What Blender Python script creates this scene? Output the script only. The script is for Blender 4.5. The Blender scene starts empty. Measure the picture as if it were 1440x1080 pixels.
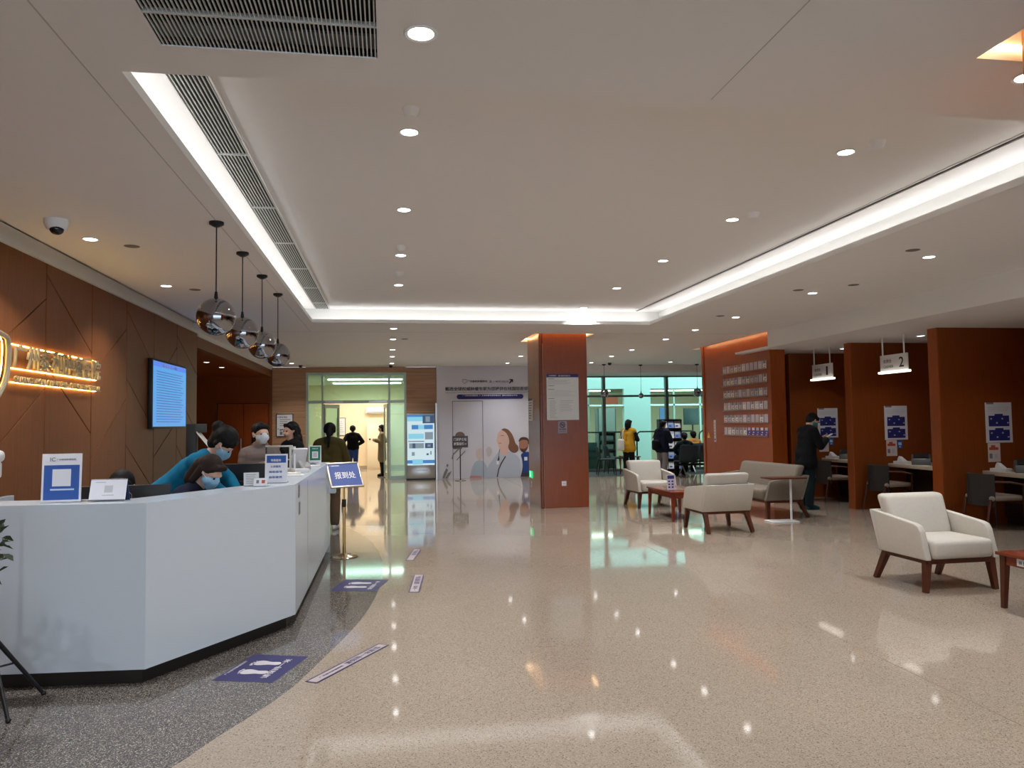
import bpy, bmesh, math, random
import numpy as np
from mathutils import Vector, Matrix
random.seed(7)
PI = math.pi
SC = bpy.context.scene
COL = SC.collection

# ------------------------------------------------------------------ camera
CAM_H = 1.55
FPX = 1080.0                       # focal length in pixels of the 1440 px wide frame
def camera():
    vp = (547.0, 595.5); roll = .0135
    a = np.array([(vp[0]-720)/FPX, (vp[1]-540)/FPX, 1.0]); y = a/np.linalg.norm(a)
    e = np.array([(vp[0]+1000-720)/FPX, (vp[1]-1000*roll-540)/FPX, 1.0])
    z = np.cross(y, e); z /= np.linalg.norm(z)
    if z[1] > 0: z = -z
    x = np.cross(y, z); x /= np.linalg.norm(x)
    if x[0] < 0: x = -x
    R = np.stack([x, y, z])
    cam = bpy.data.cameras.new('camera'); cam.sensor_width = 36.0
    cam.lens = FPX/1440*36.0; cam.clip_start = .05; cam.clip_end = 200
    o = bpy.data.objects.new('camera', cam); COL.objects.link(o)
    m = Matrix.Identity(4)
    for i in range(3):
        m[i][0] = R[i, 0]; m[i][1] = -R[i, 1]; m[i][2] = -R[i, 2]
    m[2][3] = CAM_H
    o.matrix_world = m
    SC.camera = o
camera()

# ------------------------------------------------------------------ world, light levels, exposure
EXPOSURE = 0.56
SKY = 2.6              # pale overcast daylight outside
P_DOWN = 11.0          # watts of one recessed downlight, beam pointing down
E_DISC = 5.0           # glow of its frosted lens to the sides
E_COVE = 4.6          # LED strip in the ceiling cove
P_ROOM = 38.0          # panel light of the cream room behind the glass door
SC.view_settings.view_transform = 'Standard'
SC.view_settings.look = 'None'
SC.view_settings.gamma = 1.0
SC.view_settings.exposure = EXPOSURE
SC.view_settings.use_curve_mapping = False
w = bpy.data.worlds.new('world'); SC.world = w; w.use_nodes = True
w.node_tree.nodes['Background'].inputs[0].default_value = (.72, .86, 1.0, 1)
w.node_tree.nodes['Background'].inputs[1].default_value = SKY
SC.cycles.max_bounces = 8; SC.cycles.diffuse_bounces = 5; SC.cycles.glossy_bounces = 4
SC.cycles.transparent_max_bounces = 12; SC.cycles.transmission_bounces = 6
SC.cycles.sample_clamp_indirect = 6.0
SC.cycles.use_denoising = True
SC.cycles.caustics_reflective = False; SC.cycles.caustics_refractive = False

# ------------------------------------------------------------------ materials
def srgb(r, g, b):
    f = lambda c: (c/255/12.92) if c/255 <= .04045 else ((c/255+.055)/1.055)**2.4
    return (f(r), f(g), f(b), 1)
MAT = {}
def M(name, col=None, rough=.5, metal=0.0, emit=None, es=0.0, spec=.5, coat=0.0):
    if name in MAT: return MAT[name]
    m = bpy.data.materials.new(name); m.use_nodes = True; MAT[name] = m
    b = m.node_tree.nodes['Principled BSDF']
    if col is not None: b.inputs['Base Color'].default_value = col if len(col) == 4 else (*col, 1)
    b.inputs['Roughness'].default_value = rough; b.inputs['Metallic'].default_value = metal
    b.inputs['Specular IOR Level'].default_value = spec
    b.inputs['Coat Weight'].default_value = coat
    if emit is not None:
        b.inputs['Emission Color'].default_value = emit if len(emit) == 4 else (*emit, 1)
        b.inputs['Emission Strength'].default_value = es
    return m
def nodes(m): return m.node_tree.nodes, m.node_tree.links, m.node_tree.nodes['Principled BSDF']
def ramp_noise(m, c1, c2, scale=(1, 1, 1), nscale=5.0, detail=4.0, lo=.35, hi=.65, bump=0.0, coord='Object'):
    N, L, b = nodes(m)
    tc = N.new('ShaderNodeTexCoord'); mp = N.new('ShaderNodeMapping'); mp.inputs['Scale'].default_value = scale
    nz = N.new('ShaderNodeTexNoise'); nz.inputs['Scale'].default_value = nscale; nz.inputs['Detail'].default_value = detail
    r = N.new('ShaderNodeValToRGB')
    r.color_ramp.elements[0].position = lo; r.color_ramp.elements[0].color = c1
    r.color_ramp.elements[1].position = hi; r.color_ramp.elements[1].color = c2
    L.new(tc.outputs[coord], mp.inputs[0]); L.new(mp.outputs[0], nz.inputs['Vector'])
    L.new(nz.outputs[0], r.inputs[0]); L.new(r.outputs[0], b.inputs['Base Color'])
    if bump:
        bp = N.new('ShaderNodeBump'); bp.inputs['Strength'].default_value = bump; bp.inputs['Distance'].default_value = .004
        L.new(nz.outputs[0], bp.inputs['Height']); L.new(bp.outputs[0], b.inputs['Normal'])
    return m
def wood(name, c1, c2, rough=.35, along=2, nscale=4.0):
    m = M(name, c1, rough, spec=.3)
    s = [14, 14, 14]; s[along] = .7
    return ramp_noise(m, c1, c2, tuple(s), nscale, 5, .3, .7)
def fabric(name, c1, c2, rough=.85, nscale=60):
    return ramp_noise(M(name, c1, rough), c1, c2, (1, 1, 1), nscale, 2, .2, .8, bump=.05)
def terrazzo(name, base, chips, rough, scale, chip_amt):
    m = M(name, base, rough); N, L, b = nodes(m)
    tc = N.new('ShaderNodeTexCoord')
    v = N.new('ShaderNodeTexVoronoi'); v.inputs['Scale'].default_value = scale; v.feature = 'F1'
    L.new(tc.outputs['Object'], v.inputs['Vector'])
    r = N.new('ShaderNodeValToRGB'); r.color_ramp.interpolation = 'CONSTANT'
    sp = N.new('ShaderNodeSeparateColor'); L.new(v.outputs['Color'], sp.inputs[0])
    els = r.color_ramp.elements
    els[0].position = 0; els[0].color = chips[0]
    els[1].position = chip_amt[0]; els[1].color = chips[1]
    for p, c in zip(chip_amt[1:], chips[2:]):
        e = els.new(p); e.color = c
    L.new(sp.outputs[0], r.inputs[0])
    nz = N.new('ShaderNodeTexNoise'); nz.inputs['Scale'].default_value = .6; nz.inputs['Detail'].default_value = 3
    L.new(tc.outputs['Object'], nz.inputs['Vector'])
    mx = N.new('ShaderNodeMix'); mx.data_type = 'RGBA'; mx.blend_type = 'MULTIPLY'; mx.inputs[0].default_value = .25
    L.new(r.outputs[0], mx.inputs[6]); L.new(nz.outputs[0], mx.inputs[7])
    L.new(mx.outputs[2], b.inputs['Base Color'])
    return m
def glass(name, tint, refl=.08, rough=.02):
    if name in MAT: return MAT[name]
    m = bpy.data.materials.new(name); m.use_nodes = True; MAT[name] = m
    N, L = m.node_tree.nodes, m.node_tree.links
    N.clear()
    out = N.new('ShaderNodeOutputMaterial'); mix = N.new('ShaderNodeMixShader')
    t = N.new('ShaderNodeBsdfTransparent'); t.inputs[0].default_value = tint
    g = N.new('ShaderNodeBsdfGlossy'); g.inputs['Roughness'].default_value = rough; g.inputs['Color'].default_value = (.9, 1, .95, 1)
    lw = N.new('ShaderNodeLayerWeight'); lw.inputs[0].default_value = .5
    pw = N.new('ShaderNodeMath'); pw.operation = 'POWER'; pw.inputs[1].default_value = 4.0
    f = N.new('ShaderNodeMath'); f.operation = 'MULTIPLY_ADD'; f.inputs[1].default_value = .9; f.inputs[2].default_value = .035
    L.new(lw.outputs['Facing'], pw.inputs[0]); L.new(pw.outputs[0], f.inputs[0])
    L.new(f.outputs[0], mix.inputs[0]); L.new(t.outputs[0], mix.inputs[1]); L.new(g.outputs[0], mix.inputs[2])
    L.new(mix.outputs[0], out.inputs[0])
    return m

WHITE = M('ceiling_paint', (.80, .79, .79), .7)
WHITE_B = M('bright_paint', (.8, .8, .78), .6)
FLOOR = terrazzo('terrazzo_beige', srgb(183, 163, 141),
                 [srgb(146, 131, 114), srgb(168, 153, 136), srgb(178, 163, 146), srgb(190, 177, 161), srgb(108, 95, 83)], .055, 190, (.08, .45, .82, .975))
INLAY = terrazzo('terrazzo_grey', srgb(95, 88, 82),
                 [srgb(72, 67, 64), srgb(102, 96, 90), srgb(126, 119, 112), srgb(166, 159, 151), srgb(204, 198, 190)], .07, 230, (.3, .6, .84, .96))
WALNUT = wood('walnut_panel', srgb(116, 66, 33), srgb(130, 77, 41), .42)
WALNUT_D = M('walnut_groove', srgb(40, 22, 14), .6)
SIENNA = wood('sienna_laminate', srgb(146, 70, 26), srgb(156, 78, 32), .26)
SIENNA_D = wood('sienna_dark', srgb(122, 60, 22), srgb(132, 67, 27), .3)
OAK = wood('beige_veneer', srgb(165, 125, 92), srgb(190, 150, 115), .4, along=0, nscale=1.6)
DARKWOOD = wood('dark_stained_wood', srgb(70, 35, 22), srgb(88, 46, 28), .35, along=2, nscale=2)
MAHOG = wood('mahogany_wood', srgb(112, 50, 30), srgb(132, 62, 38), .22, along=1, nscale=2)
CREAM = fabric('cream_leather', srgb(190, 184, 173), srgb(197, 191, 180), .5, 40)
TAUPE = fabric('taupe_fabric', srgb(118, 107, 93), srgb(126, 115, 101), .8, 60)
GREIGE = fabric('grey_upholstery', srgb(42, 38, 36), srgb(50, 45, 43), .8, 60)
BLACK = M('black_plastic', (.012, .012, .014), .4)
BLACKM = M('black_metal', (.02, .02, .02), .35, .6)
STEEL = M('brushed_steel', (.55, .55, .54), .3, 1)
CHROME = M('smoked_chrome', (.30, .30, .32), .04, 1)
GOLD = M('brass', srgb(196, 160, 105), .22, 1)
SOLID = M('white_solid_surface', srgb(204, 214, 223), .2)
SOLID_T = M('grey_worktop', srgb(188, 184, 178), .25)
PLINTH = M('dark_plinth', (.025, .02, .018), .3)
WPLA = M('white_plastic', (.8, .8, .8), .4)
PAPER = M('paper', srgb(228, 228, 228), .7)
NAVY = M('navy_print', srgb(34, 36, 110), .6)
BLUE = M('blue_print', srgb(46, 88, 165), .5)
BOARDBLUE = M('board_blue', srgb(62, 86, 160), .5)
SKYB = M('pale_blue_print', srgb(190, 214, 240), .5)
GREY = M('grey_print', srgb(120, 120, 125), .7)
LGREY = M('light_grey_print', srgb(190, 192, 196), .7)
GREEN = M('green_print', srgb(20, 120, 95), .6)
REDP = M('red_print', srgb(190, 80, 60), .6)
TEXTB = M('black_lettering', srgb(35, 35, 40), .6)
TEXTW = M('white_lettering', srgb(240, 240, 245), .5)
FRAME = M('aluminium_frame', srgb(168, 180, 166), .35, .3)
GLASS = glass('door_glass', (.62, .82, .76, 1))
CGLASS = glass('curtain_glass', (.76, .95, .88, 1))
CLEAR = glass('clear_acrylic', (.96, .97, .97, 1))
def lens_material(name, e):
    m = bpy.data.materials.new(name); m.use_nodes = True; N, L = m.node_tree.nodes, m.node_tree.links; N.clear()
    out = N.new('ShaderNodeOutputMaterial'); ad = N.new('ShaderNodeAddShader'); t = N.new('ShaderNodeBsdfTransparent'); em = N.new('ShaderNodeEmission')
    em.inputs[0].default_value = (1, .98, .96, 1); em.inputs[1].default_value = e
    L.new(t.outputs[0], ad.inputs[0]); L.new(em.outputs[0], ad.inputs[1]); L.new(ad.outputs[0], out.inputs[0])
    return m
LENS = lens_material('lamp_lens', E_DISC)
LED = M('cove_led', (1, 1, 1), .5, emit=(1, .985, .965), es=E_COVE)
LEDW = M('warm_led', (1, .8, .5), .5, emit=(1, .66, .34), es=6)
GLOW = M('halo_led', (1, .8, .3), .5, emit=(1, .64, .16), es=26)

# ------------------------------------------------------------------ mesh helpers
class B:
    def __init__(s): s.bm = bmesh.new()
    def box(s, x0, x1, y0, y1, z0, z1, bev=0.0, mat=0):
        vs = [s.bm.verts.new(p) for p in ((x0,y0,z0),(x1,y0,z0),(x1,y1,z0),(x0,y1,z0),(x0,y0,z1),(x1,y0,z1),(x1,y1,z1),(x0,y1,z1))]
        fs = [s.bm.faces.new([vs[i] for i in q]) for q in ((3,2,1,0),(4,5,6,7),(0,1,5,4),(1,2,6,5),(2,3,7,6),(3,0,4,7))]
        for f in fs: f.material_index = mat
        if bev:
            es = list({e for f in fs for e in f.edges})
            bmesh.ops.bevel(s.bm, geom=es, offset=bev, segments=2 if bev < .02 else 3, affect='EDGES', profile=.5)
        return s
    def hexa(s, lo, hi, bev=0.0):
        """lo, hi: four corners each (counter-clockwise from above)"""
        vs = [s.bm.verts.new(p) for p in list(lo)+list(hi)]
        fs = [s.bm.faces.new([vs[i] for i in q]) for q in ((3,2,1,0),(4,5,6,7),(0,1,5,4),(1,2,6,5),(2,3,7,6),(3,0,4,7))]
        if bev: bmesh.ops.bevel(s.bm, geom=list({e for f in fs for e in f.edges}), offset=bev, segments=2 if bev < .02 else 3, affect='EDGES', profile=.5)
        return s
    def prism(s, poly, axis, a, b, bev=0.0, mat=0):
        """poly in the two other axes (x: (y,z), y: (x,z), z: (x,y)), extruded from a to b along axis"""
        def p3(u, v, t): return {'x': (t, u, v), 'y': (u, t, v), 'z': (u, v, t)}[axis]
        lo = [s.bm.verts.new(p3(u, v, a)) for u, v in poly]; hi = [s.bm.verts.new(p3(u, v, b)) for u, v in poly]
        n = len(poly); fs = [s.bm.faces.new(lo), s.bm.faces.new(hi)]
        for i in range(n): fs.append(s.bm.faces.new((lo[i], lo[(i+1) % n], hi[(i+1) % n], hi[i])))
        for f in fs: f.material_index = mat
        bmesh.ops.recalc_face_normals(s.bm, faces=fs)
        if bev: bmesh.ops.bevel(s.bm, geom=list({e for f in fs for e in f.edges}), offset=bev, segments=3, affect='EDGES', profile=.5)
        return s
    def rod(s, p0, p1, r0, r1=None, seg=12, square=False):
        r1 = r0 if r1 is None else r1
        p0, p1 = Vector(p0), Vector(p1); d = (p1-p0).normalized()
        a = d.orthogonal().normalized() if abs(d.z) < .999 else Vector((1, 0, 0)); 
        if square:
            a = Vector((1, 0, 0)); a = (a-d*a.dot(d)).normalized(); seg = 4
        b = d.cross(a)
        off = PI/4 if square else 0
        k = math.sqrt(2) if square else 1
        L0 = [s.bm.verts.new(p0+(a*math.cos(off+2*PI*i/seg)+b*math.sin(off+2*PI*i/seg))*r0*k) for i in range(seg)]
        L1 = [s.bm.verts.new(p1+(a*math.cos(off+2*PI*i/seg)+b*math.sin(off+2*PI*i/seg))*r1*k) for i in range(seg)]
        fs = [s.bm.faces.new(L0[::-1]), s.bm.faces.new(L1)]
        for i in range(seg): fs.append(s.bm.faces.new((L0[i], L0[(i+1) % seg], L1[(i+1) % seg], L1[i])))
        return s
    def tube(s, pts, r, seg=8):
        pts = [Vector(p) for p in pts]; rings = []
        prev = None
        for i, p in enumerate(pts):
            d = (pts[min(i+1, len(pts)-1)]-pts[max(i-1, 0)]).normalized()
            if prev is None: a = d.orthogonal().normalized()
            else:
                a = prev-d*prev.dot(d); a = a.normalized() if a.length > 1e-6 else d.orthogonal().normalized()
            prev = a; b = d.cross(a)
            rings.append([s.bm.verts.new(p+(a*math.cos(2*PI*k/seg)+b*math.sin(2*PI*k/seg))*r) for k in range(seg)])
        for A, C in zip(rings, rings[1:]):
            for k in range(seg): s.bm.faces.new((A[k], A[(k+1) % seg], C[(k+1) % seg], C[k]))
        s.bm.faces.new(rings[0][::-1]); s.bm.faces.new(rings[-1])
        return s
    def lathe(s, prof, c=(0, 0, 0), seg=24, caps=True):
        rings = []
        for r, z in prof:
            rings.append([s.bm.verts.new((c[0]+r*math.cos(2*PI*k/seg), c[1]+r*math.sin(2*PI*k/seg), c[2]+z)) for k in range(seg)] if r > 1e-6 else [s.bm.verts.new((c[0], c[1], c[2]+z))])
        for A, C in zip(rings, rings[1:]):
            if len(A) == 1 and len(C) == 1: continue
            for k in range(seg):
                q = [A[k % len(A)], A[(k+1) % seg % len(A)], C[(k+1) % seg % len(C)], C[k % len(C)]]
                q2 = []
                for v in q:
                    if v not in q2: q2.append(v)
                if len(q2) >= 3: s.bm.faces.new(q2)
        for R in (rings[0], rings[-1]):
            if len(R) > 1 and caps:
                s.bm.faces.new(R)
        bmesh.ops.recalc_face_normals(s.bm, faces=s.bm.faces[:])
        return s
    def ball(s, c, r, sc=(1, 1, 1), seg=20, rings=12):
        ret = bmesh.ops.create_uvsphere(s.bm, u_segments=seg, v_segments=rings, radius=r)
        for v in ret['verts']: v.co = Vector((v.co.x*sc[0]+c[0], v.co.y*sc[1]+c[1], v.co.z*sc[2]+c[2]))
        return s
    def move(s, m):
        bmesh.ops.transform(s.bm, matrix=m, verts=s.bm.verts[:]); return s
    def mesh(s, name, mats, smooth=True):
        bmesh.ops.recalc_face_normals(s.bm, faces=s.bm.faces[:])
        me = bpy.data.meshes.new(name); s.bm.to_mesh(me); s.bm.free()
        for m in (mats if isinstance(mats, (list, tuple)) else [mats]): me.materials.append(m)
        if smooth:
            me.polygons.foreach_set('use_smooth', [True]*len(me.polygons))
            me.set_sharp_from_angle(angle=math.radians(35))
        return me
def link(name, me, parent=None, loc=None, rot=None):
    o = bpy.data.objects.new(name, me); COL.objects.link(o)
    if parent is not None: o.parent = parent
    if loc is not None: o.location = loc
    if rot is not None: o.rotation_euler = rot
    return o
def ob(name, b, mats, parent=None, loc=None, rot=None, smooth=True):
    return link(name, b.mesh(name, mats, smooth), parent, loc, rot)
def tag(o, label, cat, group=None, kind=None):
    o['label'] = label; o['category'] = cat
    if group: o['group'] = group
    if kind: o['kind'] = kind
    return o
def thing(name, label, cat, loc=(0, 0, 0), rz=0.0, group=None):
    o = bpy.data.objects.new(name, None); COL.objects.link(o)
    o.location = loc; o.rotation_euler = (0, 0, rz); o.empty_display_size = .1
    return tag(o, label, cat, group)
def struct(name, b, mats, parent=None, smooth=False):
    o = ob(name, b, mats, parent, smooth=smooth)
    if parent is None: o['kind'] = 'structure'
    return o
def root_struct(name, loc=(0, 0, 0)):
    o = bpy.data.objects.new(name, None); COL.objects.link(o); o['kind'] = 'structure'; o.location = loc
    return o
def dup(root, loc, rz=None, label=None, group=None):
    r = root.copy(); COL.objects.link(r); r.location = loc
    if rz is not None: r.rotation_euler = (0, 0, rz)
    if label: r['label'] = label
    if group: r['group'] = group
    for ch in list(root.children):
        c = ch.copy(); COL.objects.link(c); c.parent = r
        for g in list(ch.children):
            d = g.copy(); COL.objects.link(d); d.parent = c
    return r
TEXTS = []
def text(name, s, mat, parent, w, h, loc, rot=(0, 0, 0), extrude=.001, keep=False, part_label=None):
    """lettering fitted to a box w x h (lower left corner at loc, reading along local +x, up +y of rot)"""
    c = bpy.data.curves.new(name, 'FONT'); c.body = s; c.resolution_u = 2; c.extrude = .5; c.offset = 0 if name in ('character', 'latin_lettering') else .012
    o = bpy.data.objects.new(name, c); COL.objects.link(o)
    TEXTS.append((o, mat, parent, w, h, loc, rot, extrude, keep, part_label))
def flush_texts():
    dg = bpy.context.evaluated_depsgraph_get()
    for o, mat, parent, w, h, loc, rot, ex, keep, pl in TEXTS:
        me = bpy.data.meshes.new_from_object(o.evaluated_get(dg)); name = o.name
        cur = o.data
        n = len(me.vertices); co = np.empty(n*3); me.vertices.foreach_get('co', co); co = co.reshape(-1, 3)
        mn, mxx = co.min(0), co.max(0); d = mxx-mn; d[d == 0] = 1
        sx, sy = w/d[0], h/d[1]
        if keep: sx = sy = min(sx, sy)
        co = (co-mn)*np.array([sx, sy, ex/d[2]])
        me.vertices.foreach_set('co', co.ravel()); me.update()
        me.materials.clear(); me.materials.append(mat)
        bpy.data.objects.remove(o); bpy.data.curves.remove(cur)
        q = link(name.split('.')[0], me, parent, loc, rot)
        if pl: q['label'] = pl
def printed(name, w, h, base, rects, parent=None, loc=None, rot=None, t=.004, edge=None):
    """one flat printed sheet, face in local xz looking to -y, lower left at the origin: a grid whose cells take the topmost patch's ink"""
    mats = [base]
    def mi(m):
        if m not in mats: mats.append(m)
        return mats.index(m)
    rr = [(max(0, a), max(0, b), min(w, c), min(h, d), mi(m)) for a, b, c, d, m in rects]
    xs = sorted({0, w} | {round(v, 4) for r in rr for v in (r[0], r[2])}); zs = sorted({0, h} | {round(v, 4) for r in rr for v in (r[1], r[3])})
    b = B(); bm = b.bm
    V = [[bm.verts.new((x, 0, z)) for z in zs] for x in xs]
    for i in range(len(xs)-1):
        for j in range(len(zs)-1):
            cx, cz = (xs[i]+xs[i+1])/2, (zs[j]+zs[j+1])/2; k = 0
            for r in rr:
                if r[0] <= cx <= r[2] and r[1] <= cz <= r[3]: k = r[4]
            f = bm.faces.new((V[i][j], V[i+1][j], V[i+1][j+1], V[i][j+1])); f.material_index = k
    bd = [e for e in bm.edges if e.is_boundary]
    ret = bmesh.ops.extrude_edge_only(bm, edges=bd)
    nv = [v for v in ret['geom'] if isinstance(v, bmesh.types.BMVert)]
    for v in nv: v.co.y += t
    bd = [e for e in bm.edges if e.is_boundary]
    bmesh.ops.holes_fill(bm, edges=bd)
    for f in bm.faces:
        if abs(f.normal.y) < .5 or f.calc_center_median().y > t*.4: f.material_index = mi(edge) if edge else 0
    return ob(name, b, mats, parent, loc, rot, smooth=False)
def lines(x0, x1, z0, z1, n, mat, fill=.45, ragged=True, rnd=random.Random(3)):
    """rows of small print as ragged strokes"""
    out = []; p = (z1-z0)/n
    for i in range(n):
        a = z1-(i+.5)*p; e = x1-(x1-x0)*(rnd.random()*.35 if ragged else 0)
        out.append((x0, a-p*fill/2, e, a+p*fill/2, mat))
    return out
def tri_in(poly, a): return poly

# ================================================================== STRUCTURE
H = 3.12; HU = 3.37
YB = 21.6; YM = 21.3; YG = 22.6
COVE = (-1.16, 4.27, 3.55, 12.12)
GRILLE = (-.914, -.04, 2.1, 3.27)
PILLARS = [(2.68, 3.56, 13.55, 14.72), (2.68, 3.56, 1.62, 2.82)]
MG = .12
def grid_plane(holes, x0, x1, y0, y1, z):
    """a slab underside with rectangular openings"""
    xs = sorted({x0, x1} | {v for h in holes for v in h[:2] if x0 < v < x1}); ys = sorted({y0, y1} | {v for h in holes for v in h[2:] if y0 < v < y1})
    b = B(); V = {}
    def v(i, j):
        if (i, j) not in V: V[(i, j)] = b.bm.verts.new((xs[i], ys[j], z))
        return V[(i, j)]
    for i in range(len(xs)-1):
        for j in range(len(ys)-1):
            cx, cy = (xs[i]+xs[i+1])/2, (ys[j]+ys[j+1])/2
            if any(h[0] < cx < h[1] and h[2] < cy < h[3] for h in holes): continue
            b.bm.faces.new((v(i, j), v(i, j+1), v(i+1, j+1), v(i+1, j)))
    return b

# floor -------------------------------------------------------------
fl = struct('floor', B().box(-9, 14, -6, 30, -.2, 0), FLOOR)
curve = [(-1.30,3.20),(-.988,3.775),(-.867,4.069),(-.605,4.677),(-.455,5.252),(-.262,6.107),(-.144,6.921),(-.075,7.837),(-.075,8.45),(-.095,9.068),(-.208,10.156),(-.427,11.188),(-.794,12.3),(-1.25,13.2),(-1.9,13.9),(-3.1,14.4)]
def smooth_poly(pts, n=6):
    out = []
    for i in range(len(pts)-1):
        p0, p1, p2, p3 = pts[max(i-1, 0)], pts[i], pts[i+1], pts[min(i+2, len(pts)-1)]
        for k in range(n):
            t = k/n
            out.append(tuple(.5*((2*b)+(-a+c)*t+(2*a-5*b+4*c-d)*t*t+(-a+3*b-3*c+d)*t**3) for a, b, c, d in zip(p0, p1, p2, p3)))
    return out+[pts[-1]]
struct('terrazzo_inlay', B().prism(smooth_poly(curve)+[(-3.12, 14.4), (-3.12, 1.5), (-2.6, 1.8)], 'z', -.01, .0015), INLAY, fl)
CARPET = ramp_noise(M('dark_carpet', srgb(70, 72, 72), .95), srgb(62, 64, 65), srgb(84, 86, 86), (1, 1, 1), 90)
struct('carpet_strip', B().box(4.62, 10.9, 20.7, YG, -.01, .006), CARPET, fl)
SEAM = M('joint', srgb(120, 104, 88), .6)
struct('floor_joint', B().box(3.112, 3.118, -2, 21, -.003, .0008), SEAM, fl)
struct('floor_joint', B().box(-.2, 3.112, 15.2, 15.206, -.003, .0008), SEAM, fl)

# ceiling -----------------------------------------------------------
holes = [COVE, GRILLE]+[(a-MG, b+MG, c-MG, d+MG) for a, b, c, d in PILLARS]
ce = root_struct('ceiling')
struct('lower_ceiling', grid_plane(holes, -2.9, 6.75, -5, 21.0, H), WHITE, ce)
struct('lower_ceiling', grid_plane([], -3.15, -2.9, 13.15, 21.6, H), WHITE, ce)
struct('lower_ceiling', grid_plane([], -2.9, 4.6, 21.0, 21.6, H), WHITE, ce)
struct('lower_ceiling', grid_plane([], 6.95, 11, 16.2, 21.0, H), WHITE, ce)
struct('lower_ceiling', grid_plane([], 6.75, 6.95, 16.4, 21.0, H), WHITE, ce)
struct('upper_ceiling', B().box(COVE[0]-.25, COVE[1]+.25, COVE[2]-.25, COVE[3]+.25, HU, HU+.02), WHITE, ce)
x0, x1, y0, y1 = COVE; t = .018; o = .25; zl = H+.055
def ring(bx, by, z0, z1, inner, outer):
    """four walls between the opening grown by `inner` and by `outer`"""
    b = B(); X0, X1, Y0, Y1 = bx[0], bx[1], by[0], by[1]
    b.box(X0-outer, X1+outer, Y0-outer, Y0-inner, z0, z1); b.box(X0-outer, X1+outer, Y1+inner, Y1+outer, z0, z1)
    b.box(X0-outer, X0-inner, Y0-inner, Y1+inner, z0, z1); b.box(X1+inner, X1+outer, Y0-inner, Y1+inner, z0, z1)
    return b
struct('cove_lip', ring((x0, x1), (y0, y1), H+.0015, zl, 0.0, t), WHITE_B, ce)
struct('cove_shelf', ring((x0, x1), (y0, y1), H+.004, H+.012, t, o), WHITE_B, ce)
struct('cove_back', ring((x0, x1), (y0, y1), H+.012, HU, o, o+.02), WHITE_B, ce)
for q in ((x0-.14, x0-.10, y0, y1), (x1+.10, x1+.14, y0, y1), (x0, x1, y1+.10, y1+.14), (x0, x1, y0-.14, y0-.10)):
    struct('cove_light_strip', B().box(*q, H+.013, H+.024), LED, ce)
# joints between ceiling boards
CJ = M('ceiling_joint', srgb(190, 187, 184), .8)
for q in ((-2.9, 6.7, 13.32, 13.335), (-1.305, -1.297, -3, 13.32), (1.571, 1.576, -3, 3.5)):
    struct('ceiling_joint', B().box(*q, H-.001, H+.002), CJ, ce)
# slot along the timber wall: recess in shade with a white edge trim
struct('wall_slot', B().box(-3.6, -2.9, -5, 13.15, H+.26, H+.28), WHITE, ce)
struct('wall_slot', B().box(-2.9, -2.88, -5, 13.15, H, H+.26), WHITE, ce)
struct('wall_slot', B().box(-3.15, -2.9, 13.13, 13.15, H, H+.26), WHITE, ce)
# cove over the cashier row
tr = root_struct('trim_1')
struct('fascia', B().box(6.75, 6.79, -5, 12.85, 2.82, H+.02), WHITE_B, tr)
struct('fascia_return', B().box(6.75, 7.3, 12.85, 12.89, 2.82, H+.02), WHITE_B, tr)
struct('cashier_ceiling', B().box(6.79, 11, -5, 14.3, 2.82, 2.86), WHITE, ce)
# bulkhead before the glazing
struct('bulkhead', B().box(4.6, 11, 21.0, 21.06, 2.90, H+.02), WHITE, ce)
struct('bulkhead', B().box(4.6, 11, 21.06, YG+.1, 2.90, 2.93), WHITE, ce)

# left wall: panels of timber folded by diagonal joints ------------
XW = -3.15
wl = root_struct('wall_left')
struct('wall_backing', B().box(XW-.12, XW-.02, -5, 13.42, 0, H+.3), WALNUT_D, wl)
struct('wall_head', B().box(XW-.02, XW+.03, -5, 13.42, H-.03, H+.03), WHITE_B, wl)
struct('wall_upper', B().box(XW-.02, XW, -5, 13.42, H+.03, H+.27), WHITE, wl)
edges = [-5, -2.4, .0, 2.2, 4.34, 5.47, 6.59, 7.714, 8.837, 9.945, 11.053, 12.199, 13.42]
chords = {6: [(2.10, 2.75), (1.25, 1.91)], 7: [(2.98, 2.35), (2.14, 1.49)], 8: [(2.12, 2.74), (1.21, 1.89)],
          9: [(2.97, 2.38), (2.14, 1.52), (1.33, .71)], 10: [(2.09, 2.73), (1.13, 1.62)], 11: [(2.91, 2.40), (2.08, 1.44), (1.26, .52)],
          5: [(2.98, 2.35), (2.1, 1.45)], 4: [(2.10, 2.75), (1.2, 1.9)]}
g = .007
for i in range(len(edges)-1):
    a, c = edges[i]+g, edges[i+1]-g
    cs = [(H-.032, H-.032)]+chords.get(i, [])+[(.1, .1)]
    for k in range(len(cs)-1):
        (tl, trr), (bl, br) = cs[k], cs[k+1]
        gt = g if k else 0; gb = g if k < len(cs)-2 else 0
        poly = [(a, bl+gb), (c, br+gb), (c, trr-gt), (a, tl-gt)]
        struct('timber_panel', B().prism(poly, 'x', XW-.02, XW, .003), WALNUT, wl)
struct('skirting', B().box(XW-.02, XW+.004, -5, 13.42, 0, .1), WALNUT_D, wl)
# side recess beyond the timber wall
struct('trim_2', B().box(XW-.12, XW, 13.42, YB, 2.86, H), WALNUT)
struct('trim_3', B().box(XW, XW+.025, 13.42, YB, H-.075, H), WHITE_B)
rc = root_struct('wall_recess')
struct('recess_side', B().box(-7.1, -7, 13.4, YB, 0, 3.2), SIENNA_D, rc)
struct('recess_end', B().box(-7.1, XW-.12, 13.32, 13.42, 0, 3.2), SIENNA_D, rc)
struct('recess_ceiling', B().box(-7, XW-.12, 13.42, YB, 2.86, 2.9), SIENNA_D, rc)
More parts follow.
